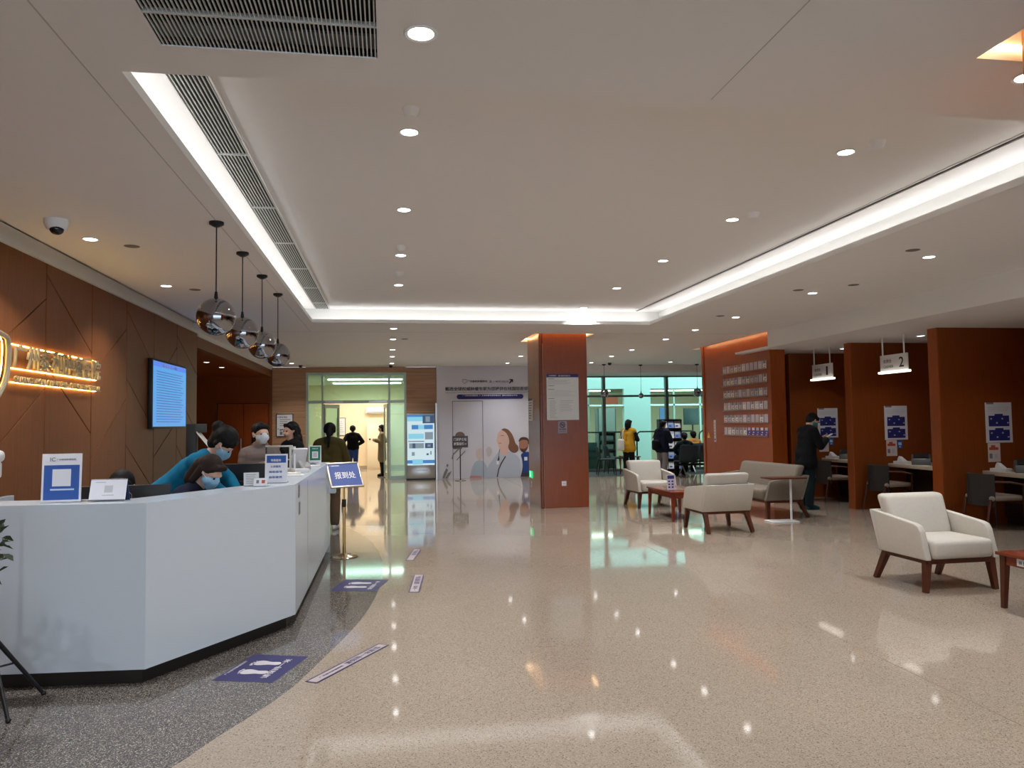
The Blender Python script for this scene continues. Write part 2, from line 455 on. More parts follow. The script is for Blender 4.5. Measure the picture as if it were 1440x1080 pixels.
# back wall -----------------------------------------------------------
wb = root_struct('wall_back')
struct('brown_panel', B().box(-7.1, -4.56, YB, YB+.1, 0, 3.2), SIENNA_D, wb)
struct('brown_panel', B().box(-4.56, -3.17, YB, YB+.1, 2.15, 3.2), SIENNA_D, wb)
struct('edge_strip', B().box(-3.20, -3.12, YB-.03, YB+.1, 0, 3.12), WALNUT, wb)
def veneer(x0, x1, z0, z1, n):
    p = (z1-z0)/n
    for k in range(n): struct('veneer_board', B().box(x0, x1, YB, YB+.08, z0+k*p+.002, z0+(k+1)*p-.002), OAK, wb)
veneer(-3.12, -2.24, 0, H, 5); veneer(.48, 1.36, 0, H, 5)
struct('veneer_board', B().box(-2.24, .48, YB, YB+.08, 2.97, H), OAK, wb)
d3 = root_struct('door_3')
struct('door_backing', B().box(-4.7, -3.0, YB+.07, YB+.12, 0, 2.3), WALNUT_D, d3)  # added board, keeps sky light from leaking through the leaf gaps
struct('door_leaf', B().box(-4.54, -3.88, YB+.02, YB+.07, .01, 2.13, .004), SIENNA, d3)
struct('door_leaf', B().box(-3.87, -3.21, YB+.02, YB+.07, .01, 2.13, .004), SIENNA, d3)
struct('door_handle', B().rod((-3.93, YB-.03, .9), (-3.93, YB-.03, 1.2), .012).rod((-3.93, YB-.03, .95), (-3.93, YB+.03, .95), .008).rod((-3.93, YB-.03, 1.15), (-3.93, YB+.03, 1.15), .008), STEEL, d3)

# glass door: frame, fanlights, side lights, two open leaves
d1 = root_struct('door_1')
FY0, FY1 = YB-.02, YB+.10
for xx, ww in ((-2.24, .07), (-1.82, .05), (-.02, .06), (.42, .06)):
    struct('door_post', B().box(xx, xx+ww, FY0, FY1, 0, 2.97, .004), FRAME, d1)
for z0_, z1_ in ((2.12, 2.20), (2.90, 2.97)):
    struct('door_rail', B().box(-2.24, .48, FY0+.003, FY1-.003, z0_, z1_), FRAME, d1)
struct('door_closer', B().box(-.55, -.05, FY0-.05, FY0, 2.13, 2.19, .006), STEEL, d1)
struct('door_closer', B().box(-1.72, -1.25, FY0-.05, FY0, 2.13, 2.19, .006), STEEL, d1)
for a, c in ((-2.17, -1.82), (-1.77, -.02), (.04, .42)):
    struct('fanlight_pane', B().box(a, c, YB+.03, YB+.04, 2.20, 2.90), GLASS, d1)
struct('side_pane', B().box(-2.17, -1.82, YB+.03, YB+.04, .06, 2.12), GLASS, d1)
struct('side_pane', B().box(.04, .42, YB+.03, YB+.04, .10, 2.12), GLASS, d1)
struct('door_rail', B().box(.04, .42, FY0+.003, FY1-.003, 0, .10), FRAME, d1)
def leaf(hx, ang, wdt):
    r = bpy.data.objects.new('door_leaf', None); COL.objects.link(r); r.parent = d1; r.location = (hx, FY1, 0); r.rotation_euler = (0, 0, ang)
    fb = B().box(0, .07, -.02, .02, .02, 2.1).box(wdt-.07, wdt, -.02, .02, .02, 2.1).box(.07, wdt-.07, -.02, .02, 2.0, 2.1).box(.07, wdt-.07, -.02, .02, .02, .14)
    ob('leaf_frame', fb, FRAME, r, smooth=False)
    ob('leaf_pane', B().box(.07, wdt-.07, -.005, .005, .14, 2.0), GLASS, r, smooth=False)
    ob('leaf_handle', B().rod((wdt-.1, -.06, .9), (wdt-.1, -.06, 1.4), .014).rod((wdt-.1, -.06, .95), (wdt-.1, 0, .95), .008).rod((wdt-.1, -.06, 1.35), (wdt-.1, 0, 1.35), .008), STEEL, r)
leaf(-1.76, math.radians(66), .86); leaf(-.03, math.radians(97), .84)
# cream room behind the door
CREAMW = M('cream_paint', srgb(245, 226, 192), .7)
rm = root_struct('wall_room')
RY = 27.2
struct('room_end', B().box(-3.2, 2.2, RY, RY+.1, 0, 2.9), CREAMW, rm)
struct('room_side', B().box(-3.3, -3.2, YB+.1, RY, 0, 2.9), CREAMW, rm)
struct('room_side', B().box(2.2, 2.3, YB+.1, RY, 0, 2.9), M('green_white_paint', srgb(205, 226, 205), .6), rm)
struct('room_ceiling', B().box(-3.2, 2.2, YB+.1, RY, 2.9, 3.0), WHITE_B, rm)
struct('room_skirting', B().box(-3.2, 2.2, RY-.02, RY, 0, .1), M('grey_skirting', srgb(190, 175, 150), .5), rm)

# glazing on the right -------------------------------------------------
w1 = root_struct('window_1')
MULL = M('mullion', srgb(98, 106, 100), .4, .2)
for xx in (4.62, 6.40, 8.40, 10.45):
    struct('mullion', B().box(xx, xx+.09, YG-.06, YG+.08, 0, 2.95), MULL, w1)
for z0_, z1_, in ((0, .08), (2.26, 2.32), (2.86, 2.93)):
    struct('transom', B().box(4.62, 11, YG-.03, YG+.05, z0_, z1_), MULL, w1)
for a, c in ((4.71, 6.40), (6.49, 8.40), (8.49, 10.45)):
    struct('pane', B().box(a, c, YG, YG+.012, .08, 2.26), CGLASS, w1)
    struct('pane', B().box(a, c, YG, YG+.012, 2.32, 2.86), CGLASS, w1)
# pale building across the courtyard
ny = 26.6
PALEW = M('pale_cladding', srgb(188, 208, 200), .7)
fb_ = root_struct('wall_courtyard')
OPEN = [(3.6, 8.34, 2.68), (9.33, 12.6, 2.66)]
struct('facade_panel', B().box(2.4, 15, ny, ny+.2, 2.68, 4.6), PALEW, fb_)
struct('facade_panel', B().box(8.34, 9.33, ny, ny+.2, 0, 2.68), PALEW, fb_)
struct('facade_panel', B().box(12.6, 15, ny, ny+.2, 0, 2.68), PALEW, fb_)
struct('facade_panel', B().box(2.4, 3.6, ny, ny+.2, 0, 2.68), PALEW, fb_)
BEIGEW = M('beige_interior', srgb(214, 205, 176), .7)
struct('interior_wall', B().box(3.6, 12.6, 29.6, 29.7, 0, 2.7), BEIGEW, fb_)
struct('interior_ceiling', B().box(3.6, 12.6, ny+.2, 29.6, 2.66, 2.72), M('dim_ceiling', srgb(150, 150, 140), .8), fb_)
for xx in (3.5, 12.6): struct('interior_side', B().box(xx, xx+.1, ny+.2, 29.6, 0, 2.7), BEIGEW, fb_)
for a, c in ((3.6, 8.34), (9.33, 12.6)):
    struct('shopfront_rail', B().box(a, c, ny+.02, ny+.1, 2.06, 2.12), WHITE_B, fb_)
    struct('ceiling_light_strip', B().box(a+.3, c-.3, ny+.7, ny+.85, 2.62, 2.655), M('strip_light', (1, 1, 1), .5, emit=(1, .98, .85), es=9), fb_)
for xx in (4.6, 5.9, 7.0, 7.55, 10.2, 11.2): struct('shopfront_post', B().box(xx, xx+.06, ny+.02, ny+.1, 0, 2.66), FRAME, fb_)
struct('red_panel', B().box(7.63, 8.20, ny+.3, ny+.34, 2.14, 2.46), M('red_orange_panel', srgb(190, 90, 60), .5), fb_)
struct('blue_panel', B().box(9.85, 10.2, ny+.5, ny+.54, .8, 2.0), M('blue_grey_panel', srgb(110, 140, 190), .5), fb_)

# pillars -----------------------------------------------------------------
PILW = wood('pillar_laminate', srgb(134, 66, 32), srgb(142, 72, 37), .25)
for i, (a, c, d, e) in enumerate(PILLARS):
    p = root_struct('pillar'); 
    struct('pillar_face', B().box(a+.06, c, d, d+.03, 0, H+.16, .004), PILW, p)
    struct('pillar_face', B().box(c-.03, c, d+.03, e, 0, H+.16), PILW, p)
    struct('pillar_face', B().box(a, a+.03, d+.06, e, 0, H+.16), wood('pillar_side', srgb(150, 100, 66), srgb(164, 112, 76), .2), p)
    struct('pillar_face', B().box(a+.03, c-.03, e-.03, e, 0, H+.16), PILW, p)
    struct('corner_post', B().box(a+.005, a+.055, d+.005, d+.055, 0, H+.16, .012), MAHOG, p)
    struct('corner_strip', B().box(a+.056, a+.062, d-.004, d+.002, 0, 2.95), M('pale_edge', srgb(205, 160, 120), .3), p)
    struct('pillar_recess', ring((a-MG, c+MG), (d-MG, e+MG), H+.0015, H+.16, 0, .02), WHITE_B, p)
    struct('pillar_recess', B().box(a-MG, c+MG, d-MG, e+MG, H+.16, H+.18), WHITE_B, p)
    struct('recess_light_strip', ring((a-MG, c+MG), (d-MG, e+MG), H+.05, H+.065, -.02, -.005), LEDW, p)
# right-hand wall with the leaflets ---------------------------------------
wr = root_struct('wall_right')
struct('wall_panel', B().box(6.95, 7.24, 13.2, 16.2, 0, H+.16), SIENNA, wr)
struct('wall_slot', B().box(6.93, 7.24, 16.2, 16.3, 0, H+.16), SIENNA, wr)
struct('slot_roof', B().box(6.75, 6.95, 12.89, 16.4, H+.16, H+.18), WHITE_B, wr)
struct('slot_side', B().box(6.73, 6.75, 12.89, 16.4, H, H+.16), WHITE_B, wr)
struct('slot_end', B().box(6.73, 6.95, 16.4, 16.42, H, H+.16), WHITE_B, wr)
struct('slot_light_strip', B().box(6.755, 6.775, 12.95, 16.35, H+.05, H+.065), LEDW, wr)
struct('dark_gap_wall', B().box(7.24, 7.8, 14.25, 14.35, 0, 2.9), SIENNA_D, wr)  # dark wood wall added behind the gap, stands in for a dark passage
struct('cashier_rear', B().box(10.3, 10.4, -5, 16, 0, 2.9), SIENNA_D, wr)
struct('rear_link', B().box(7.24, 11, 16.2, 16.3, 0, 3.3), SIENNA, wr)
for k, (yy, th) in enumerate(((14.02, .11), (11.98, .18), (9.87, .2), (7.75, .2), (5.6, .2), (3.4, .2))):
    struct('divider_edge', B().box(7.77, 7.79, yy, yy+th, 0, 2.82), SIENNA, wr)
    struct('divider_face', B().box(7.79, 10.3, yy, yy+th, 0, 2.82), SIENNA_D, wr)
# enclosure out of view
struct('wall_east', B().box(11, 11.1, 14, 24.5, 0, 3.3), WHITE)
wf = root_struct('wall_front')
struct('front_pier', B().box(-3.3, -2.2, -5.1, -5, 0, 3.2), WHITE, wf)
struct('front_pier', B().box(8.5, 11, -5.1, -5, 0, 3.2), WHITE, wf)
struct('front_head', B().box(-2.2, 8.5, -5.1, -5, 2.7, 3.2), WHITE, wf)
w2 = root_struct('window_2')
for xx in (-2.2, -.5, 1.2, 3.0, 4.8, 6.6, 8.42): struct('mullion', B().box(xx, xx+.08, -5.1, -5, 0, 2.7), MULL, w2)
struct('transom', B().box(-2.2, 8.5, -5.09, -5.01, 2.1, 2.16), MULL, w2)
struct('roof_slab', B().box(-7.1, 11.1, -5.1, YG, 3.45, 3.5), WHITE, ce)
struct('roof_slab', B().box(-3.3, 4.6, YG, 27.3, 3.0, 3.05), WHITE, ce)
struct('wall_flank', B().box(4.60, 4.66, 21.5, 27.3, 0, 3.3), WHITE)
for q in ((-3.3, -3.25, -5.1, 13.4), (11.05, 11.1, -5.1, 14.1)): struct('outer_wall', B().box(*q, 0, 3.5), WHITE, wf)
po = bpy.data.lights.new('window_portal', 'AREA'); po.shape = 'RECTANGLE'; po.size = 10.7; po.size_y = 2.7; po.cycles.is_portal = True
pq = bpy.data.objects.new('window_portal', po); COL.objects.link(pq); pq.location = (3.15, -5.05, 1.35); pq.rotation_euler = (PI/2, 0, 0)

# ================================================================== LAMPS
def area(parent, size, power, loc, col=(1, .95, .88), spread=150, shape='DISK', sy=None, rot=(0, 0, 0)):
    l = bpy.data.lights.new('lamp_light', 'AREA'); l.shape = shape; l.size = size; l.energy = power; l.color = col; l.spread = math.radians(spread)
    if sy: l.size_y = sy
    o = bpy.data.objects.new('lamp_light', l); COL.objects.link(o); o.parent = parent; o.location = loc; o.rotation_euler = rot
    return o
trim_me = B().lathe([(.052, .004), (.066, .0), (.07, -.004), (.066, -.007), (.052, -.004), (.052, .004)], seg=24, caps=False).mesh('trim_ring', WHITE_B)
lens_me = B().lathe([(0, -.0045), (.052, -.0045), (.0525, -.004)], seg=24, caps=False).mesh('lens', LENS)
LENS_DIM = lens_material('lamp_lens_dim', E_DISC*.6)
lens_dim = B().lathe([(0, -.0045), (.052, -.0045), (.0525, -.004)], seg=24, caps=False).mesh('lens', LENS_DIM)
def downlight(x, y, z, label, group, dim=False):
    t = thing('downlight', label, 'ceiling light', (x, y, z), 0, group)
    link('trim_ring', trim_me, t); link('lens', lens_dim if dim else lens_me, t)
    area(t, .095, P_DOWN*(.3 if dim else 1), (0, 0, -.0025), (.98, .985, 1), 115)
    return t
ord_ = ['nearest', 'second', 'third', 'fourth', 'fifth', 'sixth', 'seventh', 'eighth', 'ninth']
ys_u = [4.76, 6.53, 8.33, 10.14, 11.97]
for i, y in enumerate(ys_u[:4]):
    downlight(.136, y, HU, f'{["nearest","second","third","farthest"][i]} round downlight of the left row inside the raised ceiling tray', 'downlights of the ceiling tray, left row')
for i, y in enumerate(ys_u):
    downlight(3.11, y, HU, f'{["nearest","second","third","fourth","farthest"][i]} round downlight of the right row inside the raised ceiling tray', 'downlights of the ceiling tray, right row')
downlight(.136, 3.04, H, 'large bright round downlight beside the square air grille', 'downlights in front of the ceiling tray')
downlight(2.94, 3.07, H, 'round downlight in the low ceiling before the tray, near the close pillar', 'downlights in front of the ceiling tray')
for i, y in enumerate((12.81, 14.45, 16.5, 18.2, 20.3)):
    downlight(.085, y, H, f'{ord_[i] if i else "nearest"} round downlight of the row running from the tray to the glass door', 'downlights towards the glass door')
for i, y in enumerate((16.5, 18.1, 20.2)):
    downlight(3.13, y, H, f'{["nearer", "middle", "last"][i]} round downlight behind the pillar, in front of the mural', 'downlights before the mural')
for i, y in enumerate((6.76, 8.89, 11.12, 12.76, 14.27, 16.47, 18.13, 20.13)):
    downlight(5.27+.012*max(0, y-8), y, H, f'{ord_[i]} round downlight counted from the front in the row beside the cashier fascia', 'downlights beside the cashier fascia')
for i, y in enumerate((2.6, 4.65)):
    downlight(5.25, y, H, f'round downlight beside the cashier fascia, {["closest to the entrance", "next from the entrance"][i]}', 'downlights beside the cashier fascia')
for i, y in enumerate((2.4, 4.6, 6.81, 9.02, 11.3, 13.5, 15.8, 18.0, 20.25)):
    if y in (11.3, 13.5, 15.8, 18.0): continue
    downlight(-2.45, y, H, f'round downlight above the reception desk along the timber wall, {["first","second","third","fourth","","","","","last, by the beige wall"][i]}', 'downlights along the timber wall')
downlight(7.58, 19.92, H, 'round downlight in front of the green glazing beyond the leaflet wall', 'downlights near the glazing')
downlight(9.0, 19.9, H, 'second round downlight in front of the green glazing, to the right', 'downlights near the glazing')
for i, y in enumerate((16.55, 18.0)):
    downlight(-3.70, y, 2.86, f'{["nearer", "farther"][i]} small downlight in the dark side recess ceiling', 'downlights in the side recess', True)
for y in (8.6, 10.9, 13.0):
    downlight(8.3, y, 2.82, f'small downlight over the cashier booth at the {"front" if y<9 else "middle" if y<12 else "far"} desk', 'downlights over the cashier booths', True)
# black dome camera and small fittings
t = thing('dome_camera', 'small white and black dome camera on the ceiling above the reception desk', 'camera', (-2.47, 6.2, H))
ob('housing', B().lathe([(0, 0), (.085, 0), (.085, -.03), (.07, -.07), (.05, -.085), (0, -.085)], seg=24), WPLA, t)
ob('lens_dome', B().ball((.01, -.02, -.075), .05, (1, 1, .9)), M('black_gloss', (.01, .01, .012), .08), t)
for k, (x, y, z) in enumerate([(-2.2, 7.05, H), (-2.2, 9.25, H), (.30, 14.42, H), (5.0, 11.0, H), (4.98, 8.7, H), (4.9, 6.5, H), (5.46, 8.3, H)]):
    s_ = ob('ceiling_speaker', B().lathe([(0, -.003), (.06, -.003), (.065, 0), (.065, .003), (0, .003)], (0, 0, 0), 20), M('grey_fitting', srgb(110, 106, 100), .7), loc=(x, y, z))
    tag(s_, ['flat grey ceiling disc beside the first reception downlight', 'flat grey ceiling disc beside the second reception downlight', 'dark ceiling disc right of the glass door downlight row',
             'dark ceiling disc near the fascia, farthest of four', 'grey ceiling disc near the fascia, third of four', 'grey ceiling disc near the fascia, nearest of four', 'dark ceiling disc close to the white fascia edge'][k], 'ceiling fitting')
for k, (x, y) in enumerate(((-2.30, 20.9), (.06, 21.0), (5.95, 20.2))):
    o_ = ob('small_dome_camera', B().lathe([(0, 0), (.05, 0), (.05, -.03), (.035, -.06), (0, -.07)], seg=16), BLACK, loc=(x, y, H)); tag(o_, f'tiny black dome camera on the far ceiling, {["left of the glass door", "above the glass door", "by the globe pendant near the pillar"][k]}', 'camera')
smoke_ = B().lathe([(0, -.05), (.03, -.05), (.045, -.035), (.05, -.01), (.055, 0), (0, 0)], seg=20).mesh('smoke_detector', WPLA)
for k, (x, y) in enumerate(((.136, 4.4), (.136, 7.9), (.136, 9.3), (3.2, 4.55), (3.2, 6.3))):
    o_ = link('smoke_detector', smoke_, None, (x, y, HU)); tag(o_, f'small white smoke detector on the raised ceiling, {["left row, nearest","left row, middle","left row, farthest","right row, nearest","right row, farther"][k]}', 'smoke detector')
# mirror-ball pendants ------------------------------------------------
def pendant(x, y, zc, r, label, group, ztop=H):
    t = thing('pendant_lamp', label, 'lamp', (x, y, zc), 0, group)
    ob('globe', B().ball((0, 0, 0), r, seg=40, rings=24), CHROME, t)
    ob('canopy', B().lathe([(0, ztop-zc), (.055, ztop-zc), (.055, ztop-zc-.02), (.02, ztop-zc-.04), (0, ztop-zc-.04)], seg=20), BLACKM, t)
    ob('cord', B().rod((0, 0, r-.01), (0, 0, ztop-zc-.03), .005), BLACK, t)
    ob('cap', B().rod((0, 0, r-.015), (0, 0, r+.05), .018, .010), BLACKM, t)
    return t
for i, y in enumerate((6.14, 7.21, 8.30, 9.46)):
    pendant(-1.305, y, 2.385, .143, f'mirror glass globe pendant over the reception desk, {["nearest of four","second of four","third of four","farthest of four"][i]}', 'globe pendants over the reception desk')
for i, (x, y, z) in enumerate(((5.93, 20.7, 2.31), (7.06, 20.9, 2.24), (8.66, 20.7, 2.31))):
    pendant(x, y, z, .125 if i != 1 else .075, ['small mirror globe pendant before the glazing, just right of the pillar', 'smallest mirror globe pendant, in the middle before the glazing', 'mirror globe pendant half hidden by the leaflet wall'][i], 'globe pendants by the glazing', H)
# lamps of the cream room and of the side areas
t = thing('ceiling_panel_light', 'long white panel light in the cream room behind the glass door', 'ceiling light', (-.7, 23.6, 2.885))
ob('panel', B().box(-1.1, 1.1, -.1, .1, -.015, .01), M('panel_glow', (1, 1, 1), .5, emit=(1, .98, .95), es=7), t)
area(t, 2.2, P_ROOM, (0, 0, -.03), (1, .93, .82), 170, 'RECTANGLE', .3)
t = thing('ceiling_panel_light', 'second white panel light deeper in the cream room', 'ceiling light', (-.7, 25.8, 2.885))
ob('panel', B().box(-1.1, 1.1, -.1, .1, -.015, .01), MAT['panel_glow'], t)
area(t, 2.2, P_ROOM, (0, 0, -.03), (1, .93, .82), 170, 'RECTANGLE', .3)

# air grilles ----------------------------------------------------------
gx0, gx1, gy0, gy1 = GRILLE
t = thing('air_grille', 'large square ceiling air grille with dark opening and thin white slats', 'air grille', ((gx0+gx1)/2, (gy0+gy1)/2, H))
hx, hy = (gx1-gx0)/2, (gy1-gy0)/2
fb2 = B().box(-hx-.03, hx+.03, -hy-.03, -hy, -.006, .02).box(-hx-.03, hx+.03, hy, hy+.03, -.006, .02).box(-hx-.03, -hx, -hy, hy, -.006, .02).box(hx, hx+.03, -hy, hy, -.006, .02)
ob('frame', fb2, WHITE, t, smooth=False)
DARKV = M('dark_void', (.02, .02, .022), .8)
ob('duct', B().box(-hx, hx, -hy, hy, .14, .15).box(-hx-.01, -hx, -hy, hy, 0, .14).box(hx, hx+.01, -hy, hy, 0, .14).box(-hx, hx, hy, hy+.01, 0, .14).box(-hx, hx, -hy-.01, -hy, 0, .14), DARKV, t, smooth=False)
SLAT = M('slat_paint', srgb(196, 200, 198), .5)
sl = B().box(-.0028, .0028, -hy, hy, .0, .008).mesh('slat', SLAT, False)
n = 52
for k in range(n): link('slat', sl, t, (-hx+(k+.5)*2*hx/n, 0, 0))
cb = B().box(-hx, hx, -.006, .006, .0, .02).mesh('cross_bar', SLAT, False)
for y in (-.39, 0.0, .33): link('cross_bar', cb, t, (0, y, -.003))
ob('damper', B().box(-hx, hx, hy-.12, hy-.01, .03, .04), M('damper_grey', srgb(90, 98, 105), .5), t, smooth=False)
# long slot grille in the tray
lx0, lx1, ly0, ly1 = -1.12, -.915, 3.35, 12.33
t = thing('linear_air_grille', 'long narrow linear air grille along the left edge of the ceiling tray', 'air grille', ((lx0+lx1)/2, (ly0+ly1)/2, HU))
hl = (ly1-ly0)/2; hw = (lx1-lx0)/2
ob('backing', B().box(-hw, hw, -hl, hl, -.004, -.002), DARKV, t, smooth=False)
ob('edge_strip', B().box(-hw-.012, -hw, -hl, hl, -.018, 0).box(hw, hw+.012, -hl, hl, -.018, 0), WHITE, t, smooth=False)
ls = B().box(-.0035, .0035, -hl, hl, -.012, -.004).mesh('slat', SLAT, False)
for k in range(9): link('slat', ls, t, (-hw+(k+.5)*2*hw/9, 0, 0))
lc = B().box(-hw, hw, -.008, .008, -.0165, -.004).mesh('cross_bar', SLAT, False)
for k in range(7): link('cross_bar', lc, t, (0, -hl+(k+.5)*2*hl/7, 0))
t = thing('linear_air_slot', 'thin dark linear slot along the right edge of the ceiling tray', 'air grille', (4.08, 7.84, HU))
ob('slot', B().box(-.015, .015, -4.4, 4.4, -.004, -.002), DARKV, t, smooth=False)
ob('edge_strip', B().box(.015, .03, -4.4, 4.4, -.012, 0).box(-.03, -.015, -4.4, 4.4, -.006, 0), WHITE, t, smooth=False)

# ================================================================== RECEPTION DESK
DZ = 1.09
front = [(-2.62, 5.06), (-1.45, 4.965), (-.715, 6.15), (-.715, 9.62)]
def offset(path, d):
    """path shifted to its left-hand (inner) side by d"""
    out = []
    for i, p in enumerate(path):
        ns = []
        for a, c in ((i-1, i), (i, i+1)):
            if 0 <= a and c < len(path):
                v = Vector(path[c])-Vector(path[a]); v.normalize(); ns.append(Vector((-v.y, v.x)))
        nn = sum(ns, Vector((0, 0))).normalized(); k = d/max(.3, nn.dot(ns[0]))
        out.append((p[0]+nn.x*k, p[1]+nn.y*k))
    return out
t = thing('reception_desk', 'long angular white reception desk with dark plinth on grey terrazzo', 'reception desk', (0, 0, 0))
def seg_panel(i, z0, z1, din, dout, mat, name, gap=0.0):
    a = offset(front, din); c = offset(front, dout)
    poly = [a[i], a[i+1], c[i+1], c[i]]
    ob(name, B().prism(poly, 'z', z0, z1, .0), mat, t, smooth=False)
for i in range(3): seg_panel(i, .1, DZ-.012, 0, .04, SOLID, 'front_panel')
for i in range(3): seg_panel(i, 0, .1, .07, .12, PLINTH, 'plinth')
def strip_poly(d0, d1): return offset(front, d0)+offset(front, d1)[::-1]
ob('counter_top', B().prism(strip_poly(.001, .33), 'z', DZ-.012, DZ, .0), SOLID, t, smooth=False)
ob('inner_panel', B().prism(strip_poly(.30, .33), 'z', .1, DZ-.03), SOLID_T, t, smooth=False)
ob('worktop', B().prism(strip_poly(.33, .95), 'z', .72, .75, .003), SOLID_T, t, smooth=False)
ob('end_panel', B().box(-1.06, -.715, 9.62, 9.66, 0, DZ-.03), SOLID, t, smooth=False)
ob('end_panel', B().box(-2.66, -2.62, 5.06, 5.95, 0, DZ-.012), SOLID, t, smooth=False)
ob('end_step', B().box(-.80, -.64, 9.5, 9.66, .72, .86, .004), SOLID, t, smooth=False)
ob('seam', B().box(-.7155, -.7135, 7.05, 7.056, .1, DZ-.03), M('seam_grey', srgb(150, 150, 150), .5), t, smooth=False)
ob('bench_support', B().prism(strip_poly(.88, .92), 'z', 0, .72), SOLID_T, t, smooth=False)
for z, yy in ((.97, 6.32), (.83, 6.36)):
    s_ = printed('sticker', .12, .10, M('sticker_grey', srgb(120, 122, 124), .6), [(.01, .01, .11, .03, GREY), (.01, .045, .11, .06, GREY), (.01, .07, .11, .09, GREY)], t, (-.714, yy, z), (0, 0, PI/2), t=.001)
# pale table beyond the worktop, seen at the recess
t = thing('back_counter', 'low white back counter against the brown recess behind the staff', 'counter', (-2.1, 9.4, 0))
ob('top', B().box(-.45, .75, -.2, .2, .90, .94, .004), SOLID, t); ob('body', B().box(-.42, .72, -.17, .18, .06, .90), SOLID, t, smooth=False); ob('plinth', B().box(-.4, .7, -.14, .16, 0, .06), PLINTH, t, smooth=False)

# monitors ---------------------------------------------------------------
def monitor(x, y, z, rz, w_, h_, label, tilt=0.0, base_z=.75, mat=BLACK, logo=None, scr=None):
    t = thing('monitor', label, 'monitor', (x, y, base_z), rz, None)
    zc = z-base_z
    m = Matrix.Translation((0, 0, zc)) @ Matrix.Rotation(tilt, 4, 'X')
    cs = ob('case', B().box(-w_/2, w_/2, -.02, .02, -h_/2, h_/2, .006).move(m), mat, t)
    ob('screen', B().box(-w_/2+.012, w_/2-.012, .0195, .0215, -h_/2+.012, h_/2-.012).move(m), scr or M('screen_blue', (.1, .2, .3), .2, emit=(.35, .55, .8), es=.8), cs)
    ob('stand', B().box(-.03, .03, -.05, -.02, .02, zc, .004), mat, t)
    ob('foot', B().box(-.12, .12, -.1, .1, 0, .015, .005), mat, t)
    if logo:
        q = B(); pts = [(.03*math.cos(a*PI/12), -.0215, .03*math.sin(a*PI/12)) for a in range(24)]
        q.tube(pts+[pts[0]], .0018, 6); q.move(Matrix.Translation((logo[0], 0, zc+logo[1])))
        e_ = ob('emblem', q, M('silver_mark', srgb(150, 155, 165), .4), t)
        text('lettering', 'DELL', MAT['silver_mark'], t, .042, .012, (logo[0]-.021, -.0222, zc+logo[1]-.006), (PI/2, 0, 0), .0006)
monitor(-1.80, 5.66, 1.0, math.radians(4), .60, .30, 'wide black monitor seen from behind at the front of the reception desk', logo=(.025, .075))
monitor(-1.28, 7.15, 1.06, math.radians(-6), .40, .30, 'black monitor with pale top edge between the crouching nurse and the masked woman')
t = thing('acrylic_guard', 'clear framed screen guard with a slanted pale edge before the woman in black', 'screen guard', (-1.0, 7.8, DZ))
ob('top_bar', B().box(-.19, .06, -.012, .012, .245, .26, .003), M('pale_metal', srgb(196, 190, 178), .35, .5), t)
ob('slanted_bar', B().rod((.055, 0, .255), (.18, 0, .01), .010, square=True), M('pale_bar', srgb(214, 210, 200), .4), t, smooth=False)
ob('post', B().box(.035, .055, -.01, .01, 0, .25), MAT['pale_bar'], t, smooth=False); ob('post', B().box(-.19, -.175, -.01, .01, 0, .25), BLACK, t, smooth=False)
ob('lower_bar', B().box(-.19, .12, -.008, .008, .115, .125), MAT['pale_metal'], t, smooth=False)
ob('pane', B().prism([(-.175, .01), (.17, .01), (.055, .245), (-.175, .245)], 'y', -.002, .002), CLEAR, t, smooth=False); ob('foot', B().box(-.2, .2, -.05, .05, 0, .008), MAT['pale_bar'], t, smooth=False)
# papers, phone, bits on the far desk
t = thing('document_scanner', 'white and grey document scanner tilted up on the far end of the desk', 'scanner', (-.86, 7.75, DZ), math.radians(20))
ob('base', B().box(-.07, .07, -.11, .11, 0, .035, .008), WPLA, t)
ob('tilted_lid', B().hexa([(-.07, .10, .03), (.07, .10, .03), (.07, .12, .05), (-.07, .12, .05)], [(-.07, -.04, .22), (.07, -.04, .22), (.07, -.02, .235), (-.07, -.02, .235)], .004), M('light_grey_plastic2', srgb(205, 205, 210), .4), t)
ob('arm', B().rod((-.05, .0, .03), (-.05, .0, .25), .010), WPLA, t)
t = thing('telephone', 'light grey desk telephone on the far reception counter', 'telephone', (-.89, 8.25, DZ), math.radians(10))
ob('body', B().hexa([(-.08, -.1, 0), (.08, -.1, 0), (.08, .1, 0), (-.08, .1, 0)], [(-.08, -.1, .03), (.08, -.1, .03), (.08, .1, .07), (-.08, .1, .07)], .006), M('phone_grey', srgb(150, 150, 152), .4), t)
ob('handset', B().box(-.075, -.035, -.1, .1, .06, .09, .01), M('phone_dark', srgb(60, 62, 66), .4), t)
PAP2 = M('paper_warm', srgb(230, 226, 216), .7)
for k, (x, y, r, l) in enumerate(((-.86, 7.15, .2, 'flat stack of white forms beside the blue price board'), (-.93, 7.4, -.3, 'loose white sheets before the telephone on the desk'), (-.84, 8.55, .1, 'pile of small white cards by the green card stand'), (-.95, 7.95, .5, 'opened white booklet near the clear guard'))):
    o_ = ob('paper_stack', B().box(-.10, .10, -.07, .07, 0, .012+.006*k, .002), PAP2 if k % 2 else PAPER, loc=(x, y, DZ), rot=(0, 0, r)); tag(o_, l, 'papers', 'papers on the reception counter')
t = thing('stamp_pad', 'round dark stamp pad on the far reception counter', 'stamp pad', (-.84, 8.75, DZ))
ob('tin', B().lathe([(0, 0), (.05, 0), (.05, .025), (0, .025)]), M('dark_tin', srgb(90, 90, 94), .4), t); ob('pad', B().lathe([(0, .0255), (.042, .0255), (.042, .028), (0, .028)]), M('ink', (.03, .03, .05), .9), t)
